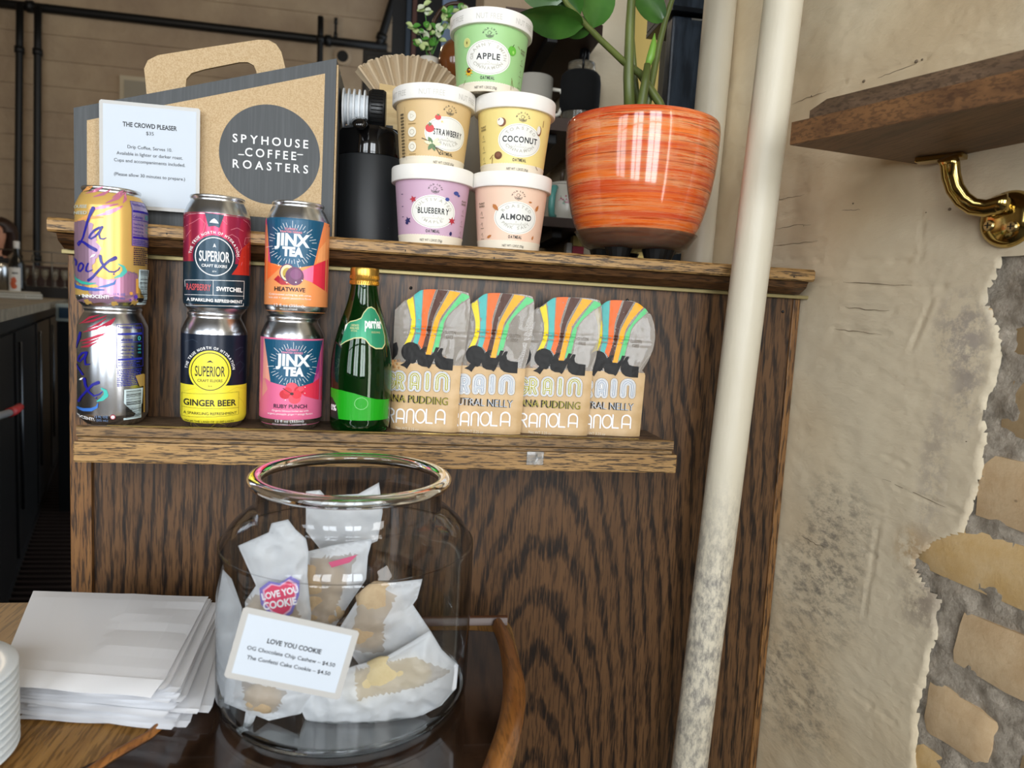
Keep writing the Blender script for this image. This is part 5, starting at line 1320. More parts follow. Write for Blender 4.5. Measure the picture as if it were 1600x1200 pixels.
def sticker(cx, cy, w_, h_, rot=0, small=False):
    def f(P, c):
        X, Z = c(cx, cy); k_ = .66/1091
        def q(l, s_): return [(X+(a*cos(rot)-b*sin(rot))*s_*k_, Z+(a*sin(rot)+b*cos(rot))*s_*k_) for a, b in l]
        hs = [(-24, 14), (-12, 22), (0, 18), (14, 26), (24, 18), (22, 0), (12, -22), (0, -30), (-14, -22), (-24, -6)]
        P.poly(q(hs, w_/44), ink('7a72b8', .5)); P.poly(q(hs, w_/52), ink('d8a8c4', .5)); P.poly(q(hs, w_/58), ink('d8476a', .5))
        P.text('LOVE YOU', X, Z+.001, 8*k_*w_/44, ink('eceaf0', .5), bold=.04, rot=rot+.12, fit=44*k_*w_/44); P.text('COOKIE', X, Z-.0075*w_/44, 9*k_*w_/44, ink('eceaf0', .5), bold=.04, rot=rot+.08, fit=40*k_*w_/44)
    return f
pouch('upright cookie bag with folded top at the left of the jar, pink sticker', [(372, 853), (420, 832), (424, 818), (450, 812), (462, 828), (478, 842), (482, 862), (480, 900), (486, 960), (480, 1075), (440, 1090), (385, 1060), (383, 940), (400, 915)], -.262, .010, 1,
      cookies=[(432, 960, .024, COOK), (440, 1020, .022, COOK)], clear=[(385, 935), (450, 905), (470, 960), (460, 1070), (390, 1060)], prints=sticker(442, 925, 48, 50, .1))
pouch('cookie bag leaning right behind the folded-top bag', [(480, 862), (520, 852), (582, 842), (575, 868), (572, 905), (545, 945), (520, 985), (515, 1040), (482, 1050), (474, 960)], -.225, .010, 2,
      cookies=[(505, 905, .021, COOK), (505, 950, .019, COOK)], clear=[(484, 870), (560, 862), (525, 950), (508, 1000), (484, 1000)], prints=lambda P, c: P.poly([c(*q) for q in ((515, 872), (560, 860), (548, 872), (520, 880))], ink('c8567a', .5)))
pouch('tall white cookie bag poking up through the jar neck', [(478, 768), (500, 766), (508, 775), (560, 772), (592, 754), (598, 800), (590, 845), (560, 858), (500, 858), (478, 830)], -.195, .006, 3)
pouch('cookie bag at the right of the jar with a crumbly pale cookie', [(560, 935), (600, 912), (660, 905), (652, 935), (645, 945), (672, 985), (660, 1000), (655, 1040), (600, 1030), (562, 1040), (525, 990)], -.245, .012, 4,
      cookies=[(592, 940, .020, COOK), (575, 985, .019, COOK)], clear=[(560, 940), (600, 918), (620, 925), (600, 965), (600, 1015), (545, 1010)])
pouch('big cookie bag lying at the bottom right of the jar', [(556, 1040), (600, 1028), (640, 1005), (672, 985), (690, 1015), (716, 1040), (713, 1075), (690, 1102), (640, 1128), (585, 1143), (530, 1142), (480, 1130), (466, 1100), (500, 1060)], -.270, .011, 5,
      cookies=[(600, 1058, .020, CONF), (640, 1050, .018, CONF), (565, 1075, .017, CONF)], clear=[(555, 1045), (600, 1032), (650, 1020), (705, 1045), (640, 1068), (560, 1085)])
pouch('cookie bag pressed against the left wall of the jar', [(348, 890), (362, 905), (378, 950), (372, 1010), (378, 1060), (372, 1102), (350, 1100), (338, 1060), (336, 960)], -.235, .008, 6)
pouch('cookie bag with a pointed corner at the bottom left of the jar', [(380, 1040), (440, 1060), (500, 1072), (470, 1115), (420, 1126), (400, 1118), (388, 1148), (378, 1146), (384, 1112), (350, 1098), (352, 1060)], -.272, .010, 7,
      cookies=[(410, 1090, .015, COOK)], clear=[(380, 1060), (450, 1075), (430, 1112), (385, 1105)])
# handwritten-style price sign taped to the jar
ys = JY-JR-.0022
TL, TR, BL = at(381, 947, y=ys), at(562, 986, y=ys), at(370, 1060, y=ys)
wd = (TR-TL).length; ht = abs((BL-TL).length)
def pf(P):
    k_ = wd/185; cx_ = wd/2
    for tx, Y, h, ft, b in (('LOVE YOU COOKIE', 50, 7.6, 86, .02), ('OG Chocolate Chip Cashew – $4.50', 66.5, 6.2, 140, .004), ('The Confetti Cake Cookie – $4.50', 82, 6.2, 133, .004)):
        P.text(tx, cx_, -Y*k_, h*k_, DARKTXT, bold=b+.006, fit=ft*k_)
card('price_sign', 'laminated price sign on the jar front, reading LOVE YOU COOKIE', 'sign', TL, TR, BL, wd, ht, ((TL.x+TR.x)/2, ys, TL.z-ht), border=.0046, pf=pf)

# ------------------------------------------------------------------ stack of white paper bags
import itertools
NB = 17; rnd = random.Random(11)
q0 = [at(22, 1122, z=T), at(238, 1146, z=T), at(322, 1110, z=T)]
zt = T+.040
topq = [at(2, 1040, z=zt), at(256, 1060, z=zt), at(326, 929, z=zt), at(52, 920, z=zt)]
ctr = sum((Vector((p.x, p.y, 0)) for p in topq), Vector())/4
for i in range(NB):
    f = i/(NB-1); z = T+.0004+i*.00232; th_ = .0014
    jx, jy = rnd.uniform(-.004, .004), rnd.uniform(-.004, .004); ja = rnd.uniform(-.05, .05)*(1.2-f)
    if i == NB-1: jx = jy = ja = 0
    if i < NB-1: jx += .010*(1-f)+.006; jy -= .004*(1-f)
    if i in (4, 5): jx += .012; ja += .06
    t = thing('paper_bag', 'lowest white paper bag of the stack on the table' if i == 0 else 'white paper bag pressed inside the stack beside the cookie jar' if i < NB-1 else 'top white paper bag of the stack with its flap turned down', 'bag', (ctr.x+jx, ctr.y+jy, z), ja, 'white paper bags in a stack')
    loc = [(p.x-ctr.x, p.y-ctr.y) for p in topq]
    nU, nV = 14, 10; mb = MB(); g = {}
    for h in (0, 1):
        for b in range(nV+1):
            for a in range(nU+1):
                u, v_ = a/nU, b/nV
                x = (loc[0][0]*(1-u)+loc[1][0]*u)*(1-v_)+(loc[3][0]*(1-u)+loc[2][0]*u)*v_; y = (loc[0][1]*(1-u)+loc[1][1]*u)*(1-v_)+(loc[3][1]*(1-u)+loc[2][1]*u)*v_
                edge_ = min(u, 1-u, v_, 1-v_); zz = (th_*(.25+.75*min(1, edge_*8)) if h else 0)
                if i == NB-1 and h: zz += .0012*noise.noise(Vector((u*3, v_*5, 1)))*(u > .5)
                if f < .2: zz += 0
                g[h, a, b] = len(mb.v); mb.v.append(Vector((x, y, zz)))
    for b in range(nV):
        for a in range(nU):
            mb.f.append([g[1, a, b], g[1, a+1, b], g[1, a+1, b+1], g[1, a, b+1]]); mb.f.append([g[0, a, b], g[0, a, b+1], g[0, a+1, b+1], g[0, a+1, b]]); mb.m += [0, 0]
    ringi = [(a, 0) for a in range(nU)]+[(nU, b) for b in range(nV)]+[(a, nV) for a in range(nU, 0, -1)]+[(0, b) for b in range(nV, 0, -1)]
    for (a, b), (c_2, d_2) in zip(ringi, ringi[1:]+ringi[:1]): mb.f.append([g[0, a, b], g[0, c_2, d_2], g[1, c_2, d_2], g[1, a, b]]); mb.m.append(0)
    mb.build('paper_sleeve', PAPER, t, local=True, smooth=False)
    # the front flap of each bag, folded over its edge
    L0, L1 = Vector((*loc[0], 0)), Vector((*loc[1], 0)); d = (L1-L0).normalized(); nn = Vector((d.y, -d.x, 0))
    up = th_+.0001; dp = .019 if i == NB-1 else .004+.007*rnd.random(); sg = .0030 if i == NB-1 else -.0004
    mb = MB(); n_ = 14; vs = []
    for a in range(n_+1):
        p = L0.lerp(L1, a/n_*(1 if i < NB-1 else 1)); wv = .0006*sin(a*.9+i)
        for w_, hz in ((-.0005, up*.6), (dp*.5, up*.3+wv-sg*.3), (dp, -sg+wv)): vs.append(p+nn*w_+Vector((0, 0, hz)))
    o2 = len(vs); vs += [v__-Vector((0, 0, .00035)) for v__ in vs]; fs = []
    for a in range(n_):
        for j in range(2): q = [a*3+j, a*3+j+1, a*3+j+4, a*3+j+3]; fs.append(q); fs.append([w_+o2 for w_ in q[::-1]])
    mb.add(vs, fs); mb.build('flap', PAPER, t, local=True, smooth=True)

# stacked white saucers at the lower left corner
e = at(26, 1120, z=T+.03); SXc, SYc = e.x-.062, e.y-.012
for i in range(11):
    t = thing('saucer', 'white saucer in the stack at the left corner of the table' if i < 10 else 'topmost white saucer of the stack at the left corner', 'saucer', (SXc, SYc, T+.0002+i*.0062), 0, 'white saucers in a stack')
    mb = MB(); mb.lathe([(0, 0), (.030, 0), (.032, .0012), (.050, .0030), (.0615, .0056), (.0632, .0068), (.0622, .0078), (.048, .0052), (.030, .0032), (0, .0030)], seg=64); smooth_by_angle(mb.build('dish', mat('glazed_white', 'dfe6ea', .25), t, local=True), 60)

# ------------------------------------------------------------------ background: far wall services
YF = 5.93
def farpipe(label, a, b, r, y=YF):
    A_, B_ = at(*a, y=y), at(*b, y=y); t = thing('black_conduit', label, 'pipe', (A_.x, y, A_.z), 0, 'black conduits on the far wall')
    n = 8; MB().tube([A_.lerp(B_, i/n) for i in range(n+1)], r, 14).build('conduit', BLACKM, t, smooth=True)
    for q in (.15, .85):
        p = A_.lerp(B_, q); d = (B_-A_).normalized(); MB().tube([p-d*.025, p+d*.025], r*1.35, 14).build('coupling', BLACKM, t, smooth=True)
    return t
farpipe('long horizontal black conduit crossing the top of the far cream wall', (-60, -2), (605, 74), .036)
farpipe('left one of the two upright black conduits on the far wall', (31, 6), (27, 470), .028, 5.86)
farpipe('right one of the two upright black conduits on the far wall', (59, 10), (57, 470), .028, 5.86)
farpipe('short upright black conduit behind the coffee box', (501, 26), (497, 260), .026, 5.86)
farpipe('slanting black conduit rising from the end of the horizontal one', (592, 72), (620, -20), .036)
farpipe('thin black conduit stub above the horizontal one, near the round vent', (525, 28), (524, 60), .012)
p = at(535, 86, y=YF); t = thing('round_vent', 'small round black vent with a pale collar on the far wall', 'vent', (p.x, 5.99, p.z))
M = Matrix.Translation((p.x, 5.985, p.z)) @ Matrix.Rotation(PI/2, 4, 'X')
mb = MB(); mb.lathe([(.05, 0), (.075, 0), (.075, .02), (.05, .025)], seg=32); mb.xf(M); mb.build('collar', FARWALL, t, smooth=False)
mb = MB(); mb.lathe([(0, .03), (.05, .03), (.052, .012), (0, .012)], seg=32); mb.xf(M); mb.build('vent_body', BLACKM, t)
p0, p1 = at(188, 118, y=5.97), at(250, 190, y=5.97)
t = thing('wall_panel', 'small pale framed access panel on the far wall above the coffee box', 'panel', ((p0.x+p1.x)/2, 5.97, p1.z))
MB().box(p0.x, p1.x, 5.95, 5.988, p1.z, p0.z, b=.004).build('frame', mat('panel_frame', 'b3a78f', .6), t); MB().box(p0.x+.04, p1.x-.04, 5.94, 5.951, p1.z+.04, p0.z-.04).build('door', mat('panel_door', '8f8878', .6), t)
p0 = at(567, 76, y=4.6); p1 = at(612, 205, y=4.6)
t = thing('black_cabinet', 'tall black cabinet against the far wall behind the coffee filters', 'cabinet', ((p0.x+p1.x)/2, 4.8, FZ))
MB().box(p0.x, p1.x+.25, 4.6, 5.1, FZ, p0.z, b=.01).build('carcass', BLACKM, t); MB().box(p0.x+.03, p1.x+.22, 4.585, 4.6, FZ+.1, p0.z-.04, b=.004).build('door', BLACK, t)
# steel-framed window on the right of the far wall
yw = 3.2; t = MB(); xa, xb = at(612, 100, y=yw).x, at(768, 100, y=yw).x
wbk = MB().box(xa, xb, yw+.05, yw+.12, FZ, 2.6).build('window_4', BLACKM); struct(wbk)
for a, b, m_, dy in ((612, 633, BLACKM, 0), (634, 641, mat('painted_steel_glint', '3c4550', .35, .6), -.02), (643, 650, mat('rust_brown_frame', '4a2a20', .5), .01), (664, 688, BLACKM, 0), (713, 742, BLACK, -.03)):  # blue-grey bar is a highlight on the frame, put in as colour
    x0, x1 = at(a, 60, y=yw).x, at(b, 60, y=yw).x; MB().box(x0, x1, yw+dy, yw+.055, FZ, 2.55).build('mullion', m_, wbk)
x0, x1 = at(690, 60, y=yw).x, at(712, 60, y=yw).x
pane = MB().box(x0, x1, yw+.03, yw+.045, at(700, 160, y=yw).z, 2.5).build('lit_pane', mat('daylit_pane', '5d6a7c', .2, emit=.35), wbk)

# niche wall with shelves behind the plant
NY = 1.02; nx0, nx1 = at(752, 100, y=NY).x, at(985, 100, y=NY).x
nw = MB().box(nx0, nx1+.10, NY, NY+.25, FZ, CZ).build('wall_niche', FARWALL); struct(nw)
cx0, cx1 = at(905, 100, y=.60).x, at(980, 100, y=.60).x
colm = MB(); n_ = 40
for i in range(n_):
    z0 = FZ+(CZ-FZ)*i/n_; z1 = FZ+(CZ-FZ)*(i+1)/n_; j_ = .004*noise.noise(Vector((0, 0, z0*30))); colm.box(cx0+.02, cx1+j_, .60, NY, z0, z1)
struct(colm.build('trim_1', PLASTER))
p0, p1 = at(988, 60, y=.78), at(1056, 60, y=.78)
MUST = mat('mustard_board', 'b39a52', .6)
bt = thing('mustard_board', 'mustard yellow upright board between the brick column and the black cabinet', 'board', ((p0.x+p1.x)/2, .79, FZ)); MB().box(p0.x, p1.x+.02, .78, .80, FZ, CZ-.3, b=.002).build('board_panel', MUST, bt)
k = NT('black_stained_wood', .3); f = k.noise(k.coords((1, 1, .18)), 60, 6, .6); k.color(k.mix(k.ramp(f, [(.4, 0.), (.6, 1.)]), '20262d', '343d47')); k.bump(f, .5, .003); BSW = k.m
p0, p1 = at(1050, 100, y=.34), at(1118, 100, y=.34); zc = at(1080, 27, y=.34).z
bc = thing('dark_cabinet', 'blue-black stained wooden cabinet end behind the plant stems', 'cabinet', ((p0.x+p1.x)/2, .36, FZ))
MB().box(p0.x-.004, p1.x-.012, .34, .37, FZ, zc, b=.004).build('cabinet_end', BSW, bc); MB().box(p1.x-.010, p1.x+.012, .33, .60, FZ, CZ-.4, b=.003).build('side_stile', BLACKM, bc)
MB().box(p0.x-.01, p1.x-.012, .33, .46, zc+.004, zc+.012, b=.001).build('metal_track', mat('dark_metal', '2b2e33', .3, .8), bc); MB().box(p0.x-.01, p1.x-.012, .345, .46, zc+.013, zc+.35, b=.002).build('upper_end', BSW, bc)
MB().tube([tuple(at(1080, 30, y=.325)), tuple(at(1106, 33, y=.325))], .002, 8).build('bolt', ALU, bc)
def shelf(name, label, px0, px1, py, y0, y1, th_, m=None, brk=True):
    z = at((px0+px1)/2, py, y=y0).z; x0, x1 = at(px0, py, y=y0).x, at(px1, py, y=y0).x
    t = thing(name, label, 'shelf', ((x0+x1)/2, (y0+y1)/2, z))
    mb = MB(); mb.prism([(x0, y0), (x1-.03, y0), (x1, y0+.03), (x1, y1), (x0, y1)], lambda a, b, h: (a, b, h), z-th_, z); mb.build('shelf_board', m or MOULD, t, fixn=True)
    if brk: MB().box((x0+x1)/2-.01, (x0+x1)/2+.01, y0+.03, y1, z-th_-.018, z-th_, b=.002).build('bracket', BLACKM, t)
    return z, x0, x1
DK = mat('dark_stained_board', '3b2618', .5)
zA, *_ = shelf('wall_shelf', 'dark brown shelf carrying the sleeved glass jar and mugs behind the coconut cup', 812, 925, 183, .50, .95, .024, DK)
zB, *_ = shelf('wall_shelf', 'lower dark shelf carrying the white floral teapot behind the cups', 818, 935, 340, .50, .95, .018, DK)
zC, *_ = shelf('wall_shelf', 'upper dark brown shelf above the jar and mugs, near the plant leaves', 790, 950, 20, .46, 1.0, .022, DK)
cab = thing('low_cabinet', 'black open cabinet under the teapot shelf, behind the almond cup', 'cabinet', (at(870, 380, y=.9).x, .9, FZ))
x0, x1 = at(815, 390, y=.92).x, at(889, 390, y=.92).x
MB().box(x0, x1, .92, 1.0, FZ, zB-.03).build('carcass', BLACKM, cab); MB().box(x0, x1, .80, .92, zB-.095, zB-.088).build('inner_shelf', BLACKM, cab)
# things on those shelves
WG = mat('glazed_cream', 'd6d0c2', .2)
p = at(834, 150, y=.57); t = thing('white_mug', 'plain white mug on the middle shelf beside the apple cup', 'mug', (p.x, .57, zA))
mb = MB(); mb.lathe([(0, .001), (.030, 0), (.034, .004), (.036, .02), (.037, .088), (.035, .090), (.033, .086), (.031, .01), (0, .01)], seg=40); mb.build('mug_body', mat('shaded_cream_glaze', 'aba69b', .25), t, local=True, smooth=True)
MB().tube([(.034, -.005, .070), (.052, -.01, .068), (.060, -.012, .045), (.050, -.01, .022), (.035, -.005, .018)], .004, 10).build('handle', WG, t, local=True, smooth=True)
p = at(864, 150, y=.72); t = thing('brown_pot', 'squat brown lidded clay pot beside the sleeved glass jar', 'pot', (p.x, .72, zA))
BRN = mat('brown_clay_glaze', '4a2a1c', .3)
mb = MB()
mb.lathe([(0, 0), (.02, 0), (.030, .012), (.034, .028), (.030, .046), (.020, .056), (0, .056)], seg=40)
for i in range(len(mb.v)):
    v_ = mb.v[i]; a = math.atan2(v_.y, v_.x); kf = 1+.05*cos(9*a); mb.v[i] = Vector((v_.x*kf, v_.y*kf, v_.z))
mb.build('pot_body', BRN, t, local=True, smooth=True)
mb = MB(); mb.lathe([(.021, .0565), (.020, .062), (.010, .072), (.004, .078), (.004, .084), (0, .086)], seg=32); mb.build('pot_lid', BRN, t, local=True, smooth=True)
MB().tube([(-.032, 0, .045), (-.048, -.004, .046), (-.052, -.006, .03), (-.036, -.004, .016)], .003, 8).build('green_handle', mat('celadon_glaze', '9db4a0', .25), t, local=True, smooth=True)
p = at(906, 150, y=.56); t = thing('sleeved_jar', 'glass jar wearing a thick black sleeve on the middle shelf', 'jar', (p.x, .56, zA))
GJ = mat('old_clear_glass', 'e8e0cc', .03, trans=.9, alpha=.75)
mb = MB(); mb.lathe([(0, .002), (.030, 0), (.033, .006), (.034, .02), (.034, .095), (.030, .102), (.0265, .105), (.0275, .108), (.0265, .111), (.0275, .115), (.0265, .118), (.0272, .122), (.025, .123), (.024, .105), (.031, .096), (.031, .008), (0, .006)], seg=48); mb.build('jar_glass', GJ, t, local=True, smooth=True)
mb = MB(); mb.lathe([(.0348, .026), (.0385, .030), (.040, .05), (.040, .085), (.038, .098), (.033, .1035), (.0322, .1025)], seg=48); mb.build('black_sleeve', mat('black_felt', '050505', .95), t, local=True, smooth=True)
MB().tube([(-.003, -.026, .105), (-.004, -.030, .118), (0, -.020, .140), (.004, 0, .160)], .0022, 8).build('cord', BLACK, t, local=True, smooth=True)
mb = MB(); mb.tube([(.004, 0, .124), (.005, 0, .155)], .010, 16); mb.build('dark_stopper', BLACK, t, local=True, smooth=True)
p = at(884, 300, y=.62); t = thing('floral_teapot', 'white teapot with a pink flower band and mint green handle', 'teapot', (p.x, .62, zB))
mb = MB(); mb.lathe([(0, 0), (.040, 0), (.0425, .003), (.043, .03), (.0435, .076), (.041, .080), (0, .080)], seg=56); mb.build('teapot_body', WG, t, local=True, smooth=True); 
mb = MB(); mb.lathe([(.0415, .0805), (.0415, .083), (.02, .089), (0, .090)], seg=40); mb.build('teapot_lid', WG, t, local=True, smooth=True)
MB().tube([(-.012, -.012, .088), (-.012, -.012, .104), (-.010, -.012, .112)], [.0045, .0050, .0035], 12).build('lid_knob', mat('dark_knob', '4a3c30', .4), t, local=True, smooth=True)
MB().tube([(-.028, -.033, .072), (-.033, -.040, .070), (-.037, -.044, .055), (-.038, -.044, .03), (-.036, -.042, .015), (-.028, -.036, .012)], [.005, .0068, .007, .007, .0065, .005], 12).build('mint_handle', mat('mint_glaze', '6fb8ae', .22), t, local=True, smooth=True)
P = Print(1.); rnd = random.Random(3)
for i in range(46): a = rnd.uniform(-.022, .04); P.ell(a, .048+rnd.uniform(-.008, .007), rnd.uniform(.0008, .003), rnd.uniform(.0008, .0026), ink(rnd.choice(('c46a80', 'd88fa0', 'b5405a', '8aa890')), .4), 8)
P.build('flower_band', lambda u, v, off: Vector(((.0436+off)*sin(u/.0436), -(.0436+off)*cos(u/.0436), v)), t, step=.004)
for nm, lb, px, w_, h_, c1, c2 in (('small_tin', 'small red and gold tin on the floor of the niche beside the pot', 901, .024, .056, 'a82038', 'c9b25c'), ('small_carton', 'narrow white carton beside the red tin', 887, .011, .042, 'ccc8c0', 'bdb8b0'), ('round_tin', 'dark olive tin left of the red tin', 893, .014, .055, '3d3a20', '5a5638')):
    yy_ = .60 if nm != 'round_tin' else .63; p = at(px, 395, y=yy_); zt_ = at(px, 412, y=yy_).z
    t = thing(nm, lb, 'tin' if 'tin' in nm else 'carton', (p.x, yy_, zt_))
    MB().box(-w_/2, w_/2, -.012, .012, 0, h_*.62, b=.001).build('body', mat('tin_'+c1, c1, .4), t, local=True); MB().box(-w_/2, w_/2, -.012, .012, h_*.625, h_, b=.001).build('top_band', mat('tin_'+c2, c2, .4), t, local=True)
z_ = at(893, 412, y=.60).z
bk_ = thing('back_counter', 'dark back counter behind the partition under the teapot shelf', 'counter', (.2, .6, FZ)); x0, x1 = at(800, 400, y=.55).x, at(960, 400, y=.55).x
MB().box(x0, x1, .52, .78, z_-.03, z_-.0005, b=.002).build('counter_top', DK, bk_); MB().box(x0+.01, x1-.01, .54, .77, FZ, z_-.031).build('counter_base', BLACKM, bk_)

# things standing between the carafe and the cups
ct = thing('canister', 'tall plain grey canister seen between the two columns of cups', 'canister', (at(722, 300, y=.16).x, .16, FZ))
x_ = at(728, 300, y=.17).x; zt_ = at(728, 152, y=.17).z; GC2 = mat('grey_enamel', '857d6e', .45)
bs = thing('back_bench', 'wooden bench top behind the partition carrying the canister and filters', 'bench', (-.02, .26, FZ)); MB().box(-.15, .145, .145, .40, RT-.085, RT-.06, b=.002).build('bench_top', DK, bs); MB().box(-.14, .135, .155, .39, FZ, RT-.0855).build('bench_base', BLACKM, bs)
ct.matrix_basis = Matrix.Translation((x_, .205, RT-.0598))
h_ = zt_-(RT-.0598); mb = MB(); mb.lathe([(0, 0), (.036, 0), (.038, .002), (.038, h_-.012), (0, h_-.012)], seg=48); smooth_by_angle(mb.build('canister_body', GC2, ct, local=True), 40)
mb = MB(); mb.lathe([(.0385, h_-.0115), (.0388, h_-.002), (.036, h_), (0, h_)], seg=48); smooth_by_angle(mb.build('canister_lid', GC2, ct, local=True), 40)
k = NT('pale_plywood', .5); f = k.noise(k.coords((1, 6, 6)), 14, 4); k.color(k.mix(k.ramp(f, [(.4, 0.), (.6, 1.)]), 'b89a62', 'cdb27c')); PLY = k.m
y_ = .165; p0, p1 = at(593, 130, y=y_), at(690, 150, y=y_); zb_ = RT-.0598
fb = thing('filter_box', 'pale wooden filter box holding brown paper coffee filters', 'box', ((p0.x+p1.x)/2, y_+.03, zb_))
pr_ = [(p0.x, zb_), (p1.x, zb_), (p1.x, at(690, 147, y=y_).z), (p0.x, p0.z)]
for dy in (0, .058): mb = MB(); mb.prism(pr_, lambda a, b, h: (a, h, b), y_+dy, y_+dy+.005); mb.build('side_panel', PLY, fb, fixn=True)
MB().box(p0.x, p0.x+.006, y_+.0052, y_+.0578, zb_, p0.z-.001).build('end_panel', PLY, fb)
x2, x3 = at(577, 160, y=y_+.01).x, at(591, 160, y=y_+.01).x; MB().box(x2, x3, y_+.01, y_+.05, at(580, 193, y=y_).z, at(580, 144, y=y_).z, b=.0015).build('front_block', PLY, fb)
MB().box(x2, p0.x+.02, y_-.001, y_+.05, at(580, 198, y=y_).z, at(580, 193, y=y_).z-.0005).build('black_strap', BLACKM, fb)
# fan of pleated filters standing in the box
FP = mat('unbleached_filter_paper', 'b5a184', .8); ff = thing('coffee_filter', 'fan of brown pleated paper coffee filters standing in the wooden box', 'filter', (at(630, 150, y=y_+.03).x, y_+.03, at(630, 175, y=y_+.03).z))
for layer in range(3):
    c0 = at(634, 205, y=y_+.015+layer*.012); R0 = at(634, 205-116, y=y_+.015+layer*.012).z-c0.z; n = 64; vs = []; fs = []
    for h in (0, 1):
        for j in range(7):
            for i in range(n+1):
                a = math.radians(133-layer*1.5)-math.radians(98+layer*2)*i/n; r_ = R0*(.35+.65*j/6)*(1+.05*noise.noise(Vector((i*.35, layer*3, 1)))*(j/6)); pl_ = .0085*(abs((i % 5)-2.5)/1.25-1)*(j/6)*(.7+.5*noise.noise(Vector((i*.21, layer, 0))))
                vs.append((c0.x+r_*cos(a)*1.06, y_+.015+layer*.012+pl_+h*.0008-.006*j/6, c0.z+r_*sin(a)))
    o_2 = 7*(n+1)
    for h, o_1 in ((0, 0), (1, o_2)):
        for j in range(6):
            for i in range(n): a = o_1+j*(n+1)+i; q = [a, a+1, a+n+2, a+n+1]; fs.append(q if h else q[::-1])
    mb = MB(); mb.add(vs, fs); mb.build('pleated_filter', FP, ff)
# brown vase with bent handle and the ivy in a small white pot, further back
y_ = .75; p = at(714, 78, y=y_); zbv = at(722, 135, y=y_).z
st = thing('plant_stand', 'slim dark stand carrying the ivy pot and the brown kettle behind the cups', 'stand', (p.x-.03, y_, FZ)); 
MB().box(p.x-.085, p.x+.05, y_-.06, y_+.06, zbv-.012, zbv-.0005, b=.002).build('stand_top', DK, st); MB().box(p.x-.03, p.x-.01, y_-.012, y_+.012, FZ, zbv-.0125).build('stand_post', BLACKM, st)
AMB = mat('amber_brown_glaze', '6a3c1c', .15, coat=.5)
kt = thing('brown_kettle', 'glossy amber brown kettle with a tall bentwood handle behind the apple cup', 'kettle', (p.x, y_, zbv))
mb = MB(); mb.lathe([(0, 0), (.014, 0), (.030, .018), (.039, .042), (.0395, .052), (.035, .074), (.022, .090), (.010, .096), (0, .098)], seg=48); mb.build('kettle_body', AMB, kt, local=True, smooth=True)
mb = MB(); pl_ = [(-.056*cos(PI*i/16)-.004, -.020, .058+.105*sin(PI*i/16)**.75) for i in range(17)]; mb.tube([(-.030, -.014, .014), (-.048, -.019, .036)]+pl_+[(.046, -.019, .038), (.032, -.012, .022)], .0042, 10); mb.build('bent_handle', mat('bent_dark_wood', '3a2416', .4), kt, local=True, smooth=True)
MB().tube([(.030, 0, .05), (.05, 0, .07), (.058, 0, .085)], [.008, .005, .004], 10).build('spout', AMB, kt, local=True, smooth=True)
p2 = at(670, 100, y=y_-.02); iv = thing('ivy_plant', 'trailing ivy with bright variegated leaves in a small white pot', 'plant', (p2.x, y_-.02, zbv))
hp = at(670, 92, y=y_-.02).z-zbv; mb = MB(); mb.lathe([(0, 0), (.016, 0), (.021, hp), (.0185, hp), (.016, hp*.8), (0, hp*.8)], seg=32); mb.build('white_pot', WG, iv, local=True, smooth=True)
rnd = random.Random(21); ILV = [mat('ivy_green', '4f8a34', .4), mat('ivy_pale', 'b9c98a', .4), mat('ivy_white_green', 'd5dcc0', .4)]
for tgt in ((645, 42), (700, 20), (662, 8), (655, 70), (685, 45), (712, 30), (725, 8)):
    e_ = at(*tgt, y=y_-.03+rnd.uniform(-.02, .02)); b_ = Vector((p2.x, y_-.02, zbv+hp*.8)); l = [b_.lerp(e_, q)+Vector((0, 0, .018*sin(PI*q))) for q in [i/7 for i in range(8)]]
    MB().tube(l, .0009, 6).build('vine', ILV[0], iv, smooth=True)
    for i in range(2, 8):
        for _ in range(1 if i < 5 else 2):
            a = rnd.uniform(0, 2*PI); d_ = Vector((cos(a), -.4, sin(a)*.8)).normalized()*rnd.uniform(.012, .020); leaf3(iv, l[i], l[i]+d_, .0065, (rnd.uniform(-.4, .4), -1, .5), rnd.choice(ILV), name='leaf', sub=5)

# ------------------------------------------------------------------ wall shelf on the right with its brass bracket
z0 = .3216; c0 = at(1235, 227, z=z0); c1 = at(1600, 154, z=z0); dv = (c1-c0).normalized(); endv = Vector((.98, .13, 0)).normalized()
ws = thing('wooden_shelf', 'weathered brown wooden shelf on a brass bracket high on the plaster wall', 'shelf', (.52, -.35, z0))
def wx(y, off=0.): return W0.x-(y)*math.tan(A)-off
far = c0+dv*.62
poly = [(c0.x, c0.y), (wx(-.142), -.142), (wx(-.75), -.75), (far.x, far.y)]
def shr(poly, d): 
    cx_ = sum(a for a, b in poly)/4; cy_ = sum(b for a, b in poly)/4; return [(a+(cx_-a)*d, b+(cy_-b)*d) for a, b in poly]
mb = MB(); mb.prism(poly, lambda a, b, h: (a, b, h), z0, z0+.0225); o = mb.build('lower_board', SHELFU, ws, fixn=True)
mb = MB(); q = dv*1.0
face = [(c0.x-.0006, c0.y), (far.x-.0006, far.y), (far.x+.001, far.y), (c0.x+.001, c0.y)]
nx_ = Vector((-dv.y, dv.x, 0)); nx_ = nx_ if nx_.x < 0 else -nx_
f0, f1 = c0+nx_*.0012, far+nx_*.0012
mb = MB(); mb.prism([(f0.x, f0.y), (f1.x, f1.y), (far.x, far.y), (c0.x, c0.y)], lambda a, b, h: (a, b, h), z0+.0004, z0+.0222); mb.build('front_edging', SHELFW, ws, fixn=True)
i0 = c0+dv*.010-nx_*.012; i1 = far-nx_*.012
up_ = [(i0.x, i0.y), (wx(-.150), -.150), (wx(-.75), -.75), (i1.x, i1.y)]
